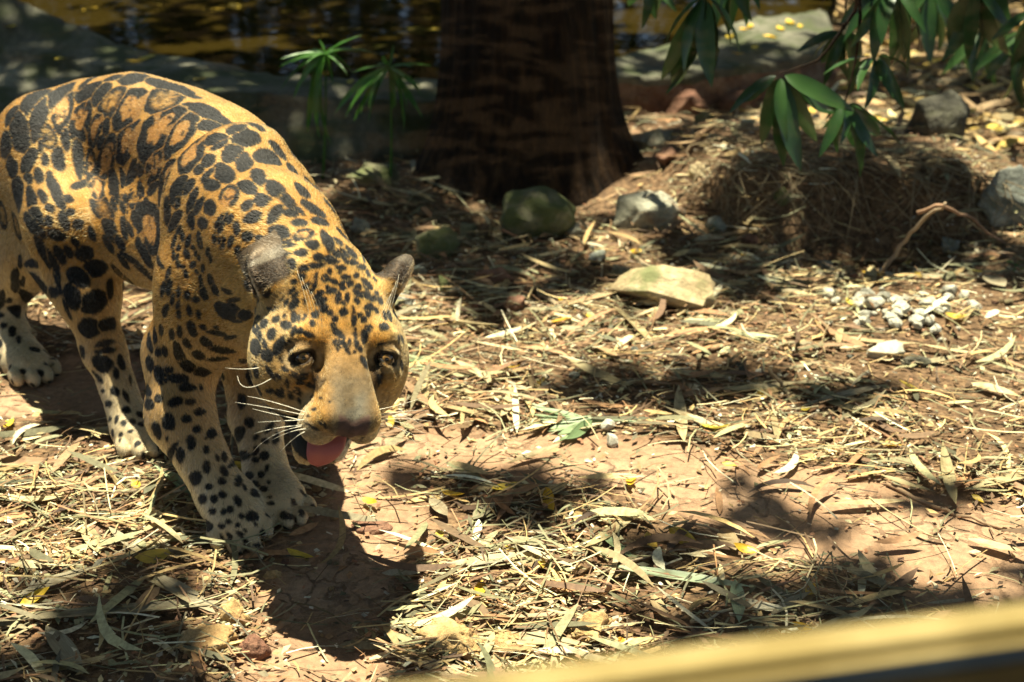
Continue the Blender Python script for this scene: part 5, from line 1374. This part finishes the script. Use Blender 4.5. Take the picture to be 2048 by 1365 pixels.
for i, (a, b_, wpx, kd, lab) in enumerate(BIG):
    A, B = G(*a), G(*b_); c = (A + B) / 2; fd = (c - CAMP) @ _f
    L_ = max(np.linalg.norm(B - A), .07); W_ = wpx * fd / FPX * 1.25
    me = blade_mesh('large_leaf', L_, W_, 400 + i, 10, .06, .22, .07, .25)
    o = link('large_leaf', me, kindm[kd])
    o.location = (c[0], c[1], float(gz(c[0], c[1])) + .014); o.rotation_euler = (lr.normal() * .12, lr.normal() * .03, math.atan2(B[1] - A[1], B[0] - A[0]))
    tag(o, lab, 'leaf')
# green frond fallen on the path
fr_c = G(1185, 852)
frond = tag(empty('fallen_frond', (fr_c[0], fr_c[1], float(gz(fr_c[0], fr_c[1])))), 'fan of narrow grey-green frond leaflets fallen on the bare path', 'frond')
for k in range(13):
    tip = G(1050 + 14 * (k % 3) + 5 * k * (k > 6), 818 + 6.5 * k)
    d = tip - fr_c; L_ = np.linalg.norm(d[:2])
    me = blade_mesh('leaflet', L_, .011 + .004 * (k % 4), 500 + k, 8, .10, .3, .12, .2)
    o = link('leaflet', me, M_GRN); o.parent = frond
    o.location = (d[0] / 2, d[1] / 2, .010 + .002 * (k % 3)); o.rotation_euler = (lr.normal() * .3, lr.normal() * .05, math.atan2(d[1], d[0]))
vs, fs = tube(bez((0, 0, .012), (.05, .005, .014), (.14, -.01, .010), 6), np.linspace(.004, .002, 6), 6)
o = link('stalk', mesh_np('stalk', vs, fs), M_GRN); o.parent = frond
# green blades behind the head
for ((bx, by), tips, lab) in [((905, 742), [(770, 705 + 7 * k) for k in range(8)], 'tuft of dark green grass blades lying beyond the muzzle'), ((315, 950), [(390 + 10 * k, 985 + 14 * (k % 5)) for k in range(7)], 'flattened green grass tuft in the shadow behind the leading paw')]:
    c0 = G(bx, by); e = tag(empty('grass_tuft', (c0[0], c0[1], float(gz(c0[0], c0[1])))), lab, 'grass')
    for k, tp in enumerate(tips):
        d = G(*tp) - c0; L_ = np.linalg.norm(d[:2])
        o = link('blade', blade_mesh('blade', L_, .007, 600 + k, 8, .15, .3, .2, .2), M_GRN); o.parent = e
        o.location = (d[0] / 2, d[1] / 2, .012); o.rotation_euler = (lr.normal() * .2, lr.normal() * .06, math.atan2(d[1], d[0]))
# twigs and sticks
def twig_material():
    m, nt, b = new_mat('twig'); L = nt.links.new
    oi = N(nt, 'ShaderNodeObjectInfo')
    L(ramp(nt, oi.outputs['Random'], [(0, (.16, .11, .06)), (.4, (.34, .26, .16)), (.7, (.26, .13, .07)), (1, (.46, .38, .25))]), b.inputs['Base Color'])
    tc = N(nt, 'ShaderNodeTexCoord'); no = N(nt, 'ShaderNodeTexNoise', i_Scale=90.0, i_Detail=4.0); L(tc.outputs['Object'], no.inputs['Vector'])
    bump(nt, b, no.outputs[0], .6, .004); b.inputs['Roughness'].default_value = .85
    return m
M_TWIG = twig_material()
def ground_pts(pix, heights):
    out = []
    for (px, py), h in zip(pix, heights):
        p = G(px, py, h) if h > .03 else G(px, py)
        out.append(np.array([p[0], p[1], max(float(gz(p[0], p[1])), p[2] if h > .03 else -9) + .004]))
    return out
STICKS = [([(1765, 522), (1800, 490), (1850, 440), (1890, 414)], [0, .05, .14, .20], .008, 'forked dead stick leaning out of the dark hollow, its long arm'), ([(1838, 430), (1885, 412), (1940, 440), (2012, 480)], [.17, .20, .10, 0], .007, 'bent dead stick arched over the dark hollow'),
          ([(1005, 462), (1050, 490), (1110, 493), (1190, 525), (1275, 556)], [.06, .03, .03, .01, 0], .005, 'thin reddish twig reaching from the mossy boulder'), ([(835, 437), (920, 432), (1010, 428)], [0, .0, .0], .009, 'pale bamboo stick lying along the foot of the trunk'),
          ([(1225, 480), (1290, 530), (1350, 560)], [0, 0, 0], .007, 'pale straight stick right of the mossy boulder'), ([(1080, 580), (1130, 630), (1180, 660), (1290, 690)], [0, 0, 0, 0], .008, 'brown stick lying in the straw before the flat boulder'),
          ([(1430, 575), (1500, 560), (1560, 545)], [0, 0, 0], .005, 'thin twig pointing into the dark hollow'), ([(1540, 740), (1570, 790), (1590, 820)], [.05, .01, 0], .006, 'grey-green stalk lying in the hazy shade'),
          ([(1775, 975), (1900, 1030), (2020, 1060)], [0, 0, 0], .006, 'dark stick lying across the right of the path'), ([(1730, 870), (1800, 900), (1860, 935)], [0, 0, 0], .006, 'pale split cane beside the path'),
          ([(690, 1230), (780, 1210), (870, 1185)], [0, 0, 0], .004, 'thin green-brown stem at the edge of the shadow'), ([(505, 1290), (545, 1260), (590, 1235)], [0, .01, .03], .010, 'short orange stick end poking up by the clods'), ([(1150, 1225), (1200, 1195), (1218, 1170)], [0, .02, .05], .009, 'curled brown stalk with a pale broken end')]
for (pix, hs, r_, lab) in STICKS:
    pts_ = ground_pts(pix, hs)
    # denser and slightly wavy
    t = np.linspace(0, len(pts_) - 1, 14); P_ = []
    for tt in t:
        i = min(int(tt), len(pts_) - 2); P_.append(pts_[i] * (1 - (tt - i)) + pts_[i + 1] * (tt - i) + lr.normal(size=3) * .0025)
    vs, fs = tube(P_, np.linspace(r_, r_ * .55, 14) * .8, 7)
    tag(link('stick', mesh_np('stick', vs, fs), M_TWIG), lab, 'stick')
for k in range(46):
    px, py = lr.uniform(0, 2040), lr.choice([lr.uniform(430, 800), lr.uniform(950, 1330)])
    c = G(px, py); 
    if float(bare(c[0], c[1])) > .6: continue
    L_ = .08 + .16 * lr.random(); a = lr.normal() * .6
    d = np.array([math.cos(a), math.sin(a)]) * L_ / 2
    P_ = []
    for t in np.linspace(-1, 1, 7):
        q = c[:2] + d * t + lr.normal(size=2) * .004
        P_.append(np.array([q[0], q[1], float(gz(q[0], q[1])) + .010 + .004 * lr.random()]))
    vs, fs = tube(P_, np.linspace(.0028, .0014, 7), 6)
    tag(link('twig', mesh_np('twig', vs, fs), M_TWIG), 'thin dry twig lying in the litter', 'twig', 'thin twigs on the ground')
# dry roots and grass hanging over the bank
rt = tag(empty('root_fringe', (.93, 3.72, float(gz(.93, 3.72)))), 'fringe of dry grass and rootlets hanging over the dark hollow', 'roots')
rr = np.random.default_rng(9)
tb_list = []
for k in range(150):
    x0 = .93 + rr.uniform(-.42, .42); y0 = 3.80 + rr.uniform(-.05, .18)
    p0 = np.array([x0, y0, float(gz(x0, y0)) - .004]); out = np.array([rr.normal() * .10, -.06 - .12 * rr.random(), .03 + .03 * rr.random()])
    p2 = p0 + np.array([rr.normal() * .16, -.12 - .14 * rr.random(), 0])
    p2[2] = float(gz(p2[0], p2[1])) + .01 + .08 * rr.random()
    tb_list.append((bez(p0, p0 + out, p2, 6), np.linspace(.0022, .0008, 6)))
fr_me = join_tubes('rootlets', tb_list, 4)
M_ROOT = dry_leaf_material('rootlet', [(0, (.16, .12, .07)), (1, (.26, .20, .12))], 0, .85)
o = link('rootlets', fr_me, M_ROOT); under(o, rt); o['kind'] = 'stuff'
# leaves floating on the pond and lying on the kerb
flo = [(700, 58), (760, 20), (790, 12), (640, 72), (610, 70), (555, 28), (430, 20), (250, 55), (850, 38), (845, 58), (820, 66), (470, 12), (530, 33), (620, 75), (690, 30), (735, 95), (180, 18), (330, 10), (590, 24), (800, 110), (660, 100), (840, 100)]
for (px, py) in flo:
    c = G(px, py, WATER_Z)
    o = bpy.data.objects.new('floating_leaf', yel_lib[lr.integers(4)]); COL.objects.link(o)
    o.location = (c[0], c[1], WATER_Z - .001); o.rotation_euler = (0, 0, lr.normal() * .5); s_ = 1.3 + lr.random(); o.scale = (s_, s_, .25)
    tag(o, 'yellow leaf floating on the dark pond water', 'leaf', 'leaves floating on the pond')
dg = bpy.context.evaluated_depsgraph_get(); dg.update()
for (px, py) in [(295, 118), (130, 118), (275, 125), (540, 137), (1500, 55), (1460, 75), (1510, 95), (1490, 60), (1560, 60), (1580, 48), (1540, 75), (1600, 55), (1475, 110), (20, 55), (700, 165), (400, 160)]:
    hit = kerb.ray_cast(Vector(CAMP), Vector(unit(ray(px, py))))
    if not hit[0]: continue
    o = bpy.data.objects.new('yellow_leaf', yel_lib[lr.integers(4)]); COL.objects.link(o)
    o.location = hit[1] + Vector((0, 0, .002)); o.rotation_euler = (0, 0, lr.random() * 6.3); s_ = .9 + .5 * lr.random(); o.scale = (s_,) * 3
    tag(o, 'small yellow leaf lying on top of the concrete kerb', 'leaf', 'yellow leaves on the kerb')
# ---------------------------------------------------------------- hanging branches and small plants
def lance_mesh(name, seed, n=14, wide=.27, droop=.25):
    """leaf from the origin along +x, length 1, upper side +z, folded on the midrib"""
    r = random.Random(seed); vs = []
    dr = droop * r.uniform(.6, 1.3); sw = r.uniform(-.08, .08)
    for i in range(n + 1):
        t = i / n
        w = wide * .5 * max(.012, 2.05 * t ** .62 * (1 - t) ** .85)
        z = -dr * t * t; y0 = sw * math.sin(t * 3)
        wv = .02 * math.sin(t * 17 + seed)
        vs += [(t, y0 - w, z + w * .35 + wv * w * 4), (t, y0, z), (t, y0 + w, z + w * .35 - wv * w * 4)]
    fs = []
    for i in range(n):
        a = 3 * i; fs += [[a, a + 3, a + 4, a + 1], [a + 1, a + 4, a + 5, a + 2]]
    me = mesh_np(name, vs, fs); me.polygons.foreach_set('use_smooth', np.ones(len(me.polygons), bool))
    return me
M_GLOSS = leaf_material('glossy_mango_leaf', (.014, .045, .012), (.035, .085, .022), .22, .30)
M_YOUNG = leaf_material('young_leaf', (.032, .11, .013), (.07, .20, .03), .40, .40)
lances = [lance_mesh('leaf', 700 + k) for k in range(6)]
def frame_from(d, nrm):
    d = unit(d); n = np.asarray(nrm, float); n = unit(n - d * (n @ d)); y = np.cross(n, d)
    return Matrix(((d[0], y[0], n[0]), (d[1], y[1], n[1]), (d[2], y[2], n[2])))
def hang_leaf(par, a, b, nrm, mat, k, wide=1.0):
    me = lances[k % 6]; key = me.name + mat.name
    if key not in _lc:
        m2 = me.copy(); m2.materials.clear(); m2.materials.append(mat); _lc[key] = m2
    o = bpy.data.objects.new('leaf', _lc[key]); COL.objects.link(o)
    d = b - a; L_ = np.linalg.norm(d)
    o.parent = par; o.matrix_parent_inverse = Matrix.Identity(4)
    M = (Matrix.Translation(Vector(a) - par.location) @ frame_from(d, nrm).to_4x4() @ Matrix.Diagonal((L_, L_ * wide, L_, 1)))
    o.matrix_basis = M
    return o
_lc = {}
fo = np.random.default_rng(55)
# (node pixel, distance, leaf tips in pixels, stem path in pixels from above, label)
BR = [((1410, -10), 3.55, [(1345, 150), (1350, 110), (1395, 170), (1430, 150), (1462, 115), (1425, 95), (1380, 60), (1320, 60), (1480, 60), (1400, 120)], [(1395, -260), (1400, -120)], 'drooping cluster of dark mango leaves beside the trunk'),
      ((1560, 148), 3.35, [(1462, 200), (1503, 278), (1580, 312), (1635, 275), (1700, 205), (1655, 190), (1600, 260)], [(1690, -260), (1720, 10), (1640, 120)], 'spray of broad green mango leaves hanging low over the sunlit litter'),
      ((1690, 205), 3.40, [(1640, 290), (1668, 300), (1750, 335), (1762, 290), (1775, 260), (1720, 310), (1695, 270), (1650, 235)], [(1690, -260), (1722, 20), (1712, 120)], 'dark mango leaf spray pointing at the slab-like rock'),
      ((1752, 110), 3.45, [(1822, 215), (1790, 190), (1690, 170), (1655, 130), (1800, 140), (1740, 200)], [(1745, -260), (1750, -40)], 'mango leaf spray with one leaf arching right'),
      ((1790, -25), 3.45, [(1720, 75), (1760, 100), (1840, 130), (1870, 70), (1805, 110), (1690, 40), (1850, 40), (1775, 60)], [(1780, -300), (1785, -150)], 'mango leaf spray entering from above'),
      ((1950, -30), 3.7, [(1900, 90), (1950, 110), (1995, 130), (2040, 90), (1975, 80), (1880, 50), (2030, 40)], [(1960, -300), (1955, -150)], 'shaded mango leaf spray above the far litter'),
      ((2070, 20), 3.6, [(2000, 70), (2030, 130), (2060, 150), (2100, 120)], [(2080, -260), (2075, -100)], 'dark mango leaf spray at the edge of the far litter'),
      ((1860, -20), 4.6, [(1790, 60), (1830, 95), (1870, 110), (1900, 70), (1930, 60), (1845, 50)], [(1865, -250), (1862, -120)], 'dark far mango leaf spray behind the nearer ones'),
      ((1960, 55), 4.7, [(1905, 120), (1940, 150), (1985, 155), (2020, 110), (1965, 120), (1930, 90)], [(1975, -250), (1968, -80)], 'dark far leaf spray over the shaded back litter'),
      ((2050, 60), 4.4, [(1985, 150), (2020, 190), (2050, 200), (2090, 150)], [(2060, -250), (2055, -90)], 'dark far leaf spray hanging beside the back litter'),
      ((1690, 60), 3.6, [(1640, 130), (1665, 160), (1710, 165), (1735, 120), (1620, 90), (1680, 120)], [(1700, -250), (1695, -100)], 'shaded mango leaf spray above the kerb corner'),
      ((1470, -60), 3.9, [(1440, 40), (1475, 60), (1505, 40), (1520, 0), (1450, 10)], [(1475, -280), (1472, -160)], 'mango leaf spray over the sunlit kerb slab'),
      ((1300, -60), 3.8, [(1265, 20), (1300, 40), (1330, 30), (1350, 5)], [(1290, -260), (1295, -150)], 'small mango leaf spray touching the right of the trunk')]
for bi, (nd, D, tips, stem, lab) in enumerate(BR):
    A = P(*nd, D)
    e = tag(empty('mango_branch', tuple(A)), lab, 'branch')
    top = P(*stem[0], D + .1)
    # the stem goes on up to the crown above
    up_ = np.array([top[0] + .1, top[1] + .25, 3.6])
    ctrl = [A] + [P(*s_, D + .03) for s_ in stem[::-1]] + [up_]
    t = np.linspace(0, len(ctrl) - 1, 18); P_ = []
    for tt in t:
        i = min(int(tt), len(ctrl) - 2); P_.append(ctrl[i] * (1 - (tt - i)) + ctrl[i + 1] * (tt - i) - A)
    vs, fs = tube(P_, np.linspace(.0022, .007, 18), 7)
    o = link('stem', mesh_np('stem', vs, fs), M_BARK); o.parent = e
    tips = tips + [(tp[0] + fo.normal() * 26, tp[1] + fo.normal() * 16 - 8) for tp in tips[::2]]
    for k, tp in enumerate(tips):
        tp = (nd[0] + (tp[0] - nd[0]) * 1.12, nd[1] + (tp[1] - nd[1]) * 1.12)
        Bp = P(*tp, D - .12 + .24 * fo.random())
        nrm = np.array([fo.normal() * .35, -.55 + fo.normal() * .35, .75])
        hang_leaf(e, A + unit(Bp - A) * .012, Bp, nrm, M_GLOSS, k + bi, 1.0 + .28 * fo.random())
# small plants in front of the kerb
PL = [((650, 108), 4.05, [(556, 122), (575, 145), (600, 95), (640, 78), (722, 84), (690, 108), (620, 275), (590, 190), (670, 150), (610, 120)], (655, 300), 'sapling with a whorl of narrow leaves in front of the kerb'),
      ((778, 135), 3.95, [(695, 225), (700, 180), (735, 165), (800, 180), (845, 170), (855, 215), (760, 100), (820, 120), (790, 230), (720, 240), (840, 250)], (790, 330), 'bushy young sapling with drooping leaves left of the trunk'),
      ((1446, 352), 3.85, [(1432, 366), (1460, 350), (1448, 378), (1438, 350), (1465, 366)], (1448, 392), 'tiny green seedling near the small pinkish stone'),
      ((2030, 528), 3.4, [(2015, 522), (2045, 520), (2028, 545), (2052, 540)], (2032, 552), 'tiny green seedling beside the grey-white rock')]
for pi, (nd, D, tips, foot, lab) in enumerate(PL):
    A = P(*nd, D); F_ = G(*foot); F_ = np.array([A[0] + (F_[0] - A[0]) * .5, D, 0]); F_[2] = float(gz(F_[0], F_[1])) - .01
    e = tag(empty('sapling' if pi < 2 else 'seedling', tuple(F_)), lab, 'plant')
    vs, fs = tube([p - F_ for p in bez(F_, (A + F_) / 2 + np.array([.01, 0, 0]), A, 8)], np.linspace(.005, .002, 8) * (1 if pi < 2 else .5), 6)
    o = link('stem', mesh_np('stem', vs, fs), M_YOUNG); o.parent = e
    if pi < 2: tips = tips + [(nd[0] + (tp[0] - nd[0]) * fo.uniform(.7, 1.15) + fo.normal() * 24, nd[1] + (tp[1] - nd[1]) * fo.uniform(.7, 1.1) + fo.normal() * 16) for tp in tips + tips]
    for k, tp in enumerate(tips):
        Bp = P(*tp, D - .10 + .2 * fo.random() if pi < 2 else D - .02)
        hang_leaf(e, A, Bp, (fo.normal() * .3, -.35 + fo.normal() * .3, .9), M_YOUNG, k, .5 + .2 * fo.random() if pi < 2 else 1.6)
# ---------------------------------------------------------------- viewing window: painted sill, gasket, board, pane
SILL_Z = .95
a0 = G(2048, 1190, SILL_Z); a1 = G(700, 1365, SILL_Z)
wd = unit((a0 - a1) * [1, 1, 0]); wn_ = np.array([-wd[1], wd[0], 0])       # along the window, into the enclosure
org = (a0 + a1) / 2 * [1, 1, 0]
win = tag(empty('viewing_window', tuple(org)), 'yellow painted window sill with grey gasket and brown board close in front', 'window')
def wbox(name, s0, s1, n0, n1, z0, z1, mat, bev=.003):
    bm = bmesh.new()
    bmesh.ops.create_cube(bm, size=1)
    for v in bm.verts:
        v.co = Vector(((s0 + s1) / 2 + v.co.x * (s1 - s0), (n0 + n1) / 2 + v.co.y * (n1 - n0), (z0 + z1) / 2 + v.co.z * (z1 - z0)))
    if bev: bmesh.ops.bevel(bm, geom=list(bm.edges), offset=bev, segments=2, affect='EDGES')
    M = Matrix(((wd[0], wn_[0], 0), (wd[1], wn_[1], 0), (0, 0, 1)))
    for v in bm.verts: v.co = M @ v.co
    me = bpy.data.meshes.new(name); bm.to_mesh(me); bm.free()
    o = link(name, me, mat, win, False)
    return o
def paint_material(name, c0, c1, rough):
    m, nt, b = new_mat(name); L = nt.links.new
    tc = N(nt, 'ShaderNodeTexCoord'); n1 = N(nt, 'ShaderNodeTexNoise', i_Scale=14.0, i_Detail=6.0); L(tc.outputs['Object'], n1.inputs['Vector'])
    L(ramp(nt, n1.outputs[0], [(.35, c0), (.65, c1)]), b.inputs['Base Color']); b.inputs['Roughness'].default_value = rough; b.inputs['Specular IOR Level'].default_value = .2
    bump(nt, b, n1.outputs[0], .3, .003)
    return m
wbox('sill', -.9, 1.2, -.030, 0.0, SILL_Z - .09, SILL_Z, paint_material('ochre_paint', (.19, .14, .05), (.29, .225, .10), .8), .006)
wbox('gasket', -.9, 1.2, -.0350, -.0302, SILL_Z - .09, SILL_Z - .004, paint_material('grey_gasket', (.16, .165, .17), (.30, .29, .27), .7), .002)
wbox('front_board', -.9, 1.2, -.085, -.0352, SILL_Z - .30, SILL_Z - .010, paint_material('brown_board', (.28, .14, .04), (.38, .20, .065), .95), .003)
def glass_material():
    m = bpy.data.materials.new('window_glass'); m.use_nodes = True
    nt = m.node_tree; nt.nodes.clear(); L = nt.links.new
    out = N(nt, 'ShaderNodeOutputMaterial'); tr = N(nt, 'ShaderNodeBsdfTransparent'); tr.inputs[0].default_value = (.985, .99, .985, 1)
    gl = N(nt, 'ShaderNodeBsdfGlossy'); gl.inputs['Roughness'].default_value = .0
    fr = N(nt, 'ShaderNodeFresnel', i_IOR=1.22)
    mx = N(nt, 'ShaderNodeMixShader'); L(fr.outputs[0], mx.inputs[0]); L(tr.outputs[0], mx.inputs[1]); L(gl.outputs[0], mx.inputs[2])
    # dust and wiped smears on the pane
    tc = N(nt, 'ShaderNodeTexCoord'); mp = N(nt, 'ShaderNodeMapping'); mp.inputs['Rotation'].default_value = (0, .6, 0); mp.inputs['Scale'].default_value = (3.2, 3.2, 3.2); L(tc.outputs['Object'], mp.inputs['Vector'])
    n1 = N(nt, 'ShaderNodeTexNoise', i_Scale=2.2, i_Detail=4.0); L(mp.outputs[0], n1.inputs['Vector'])
    f = ramp(nt, n1.outputs[0], [(.48, (0, 0, 0)), (.80, (.018, .018, .018))])
    df = N(nt, 'ShaderNodeBsdfTranslucent'); df.inputs[0].default_value = (.75, .72, .62, 1)
    m2 = N(nt, 'ShaderNodeMixShader'); L(f, m2.inputs[0]); L(mx.outputs[0], m2.inputs[1]); L(df.outputs[0], m2.inputs[2])
    L(m2.outputs[0], out.inputs['Surface'])
    return m
wbox('pane', -.9, 1.2, -.0342, -.0310, SILL_Z - .006, 2.3, glass_material(), 0)
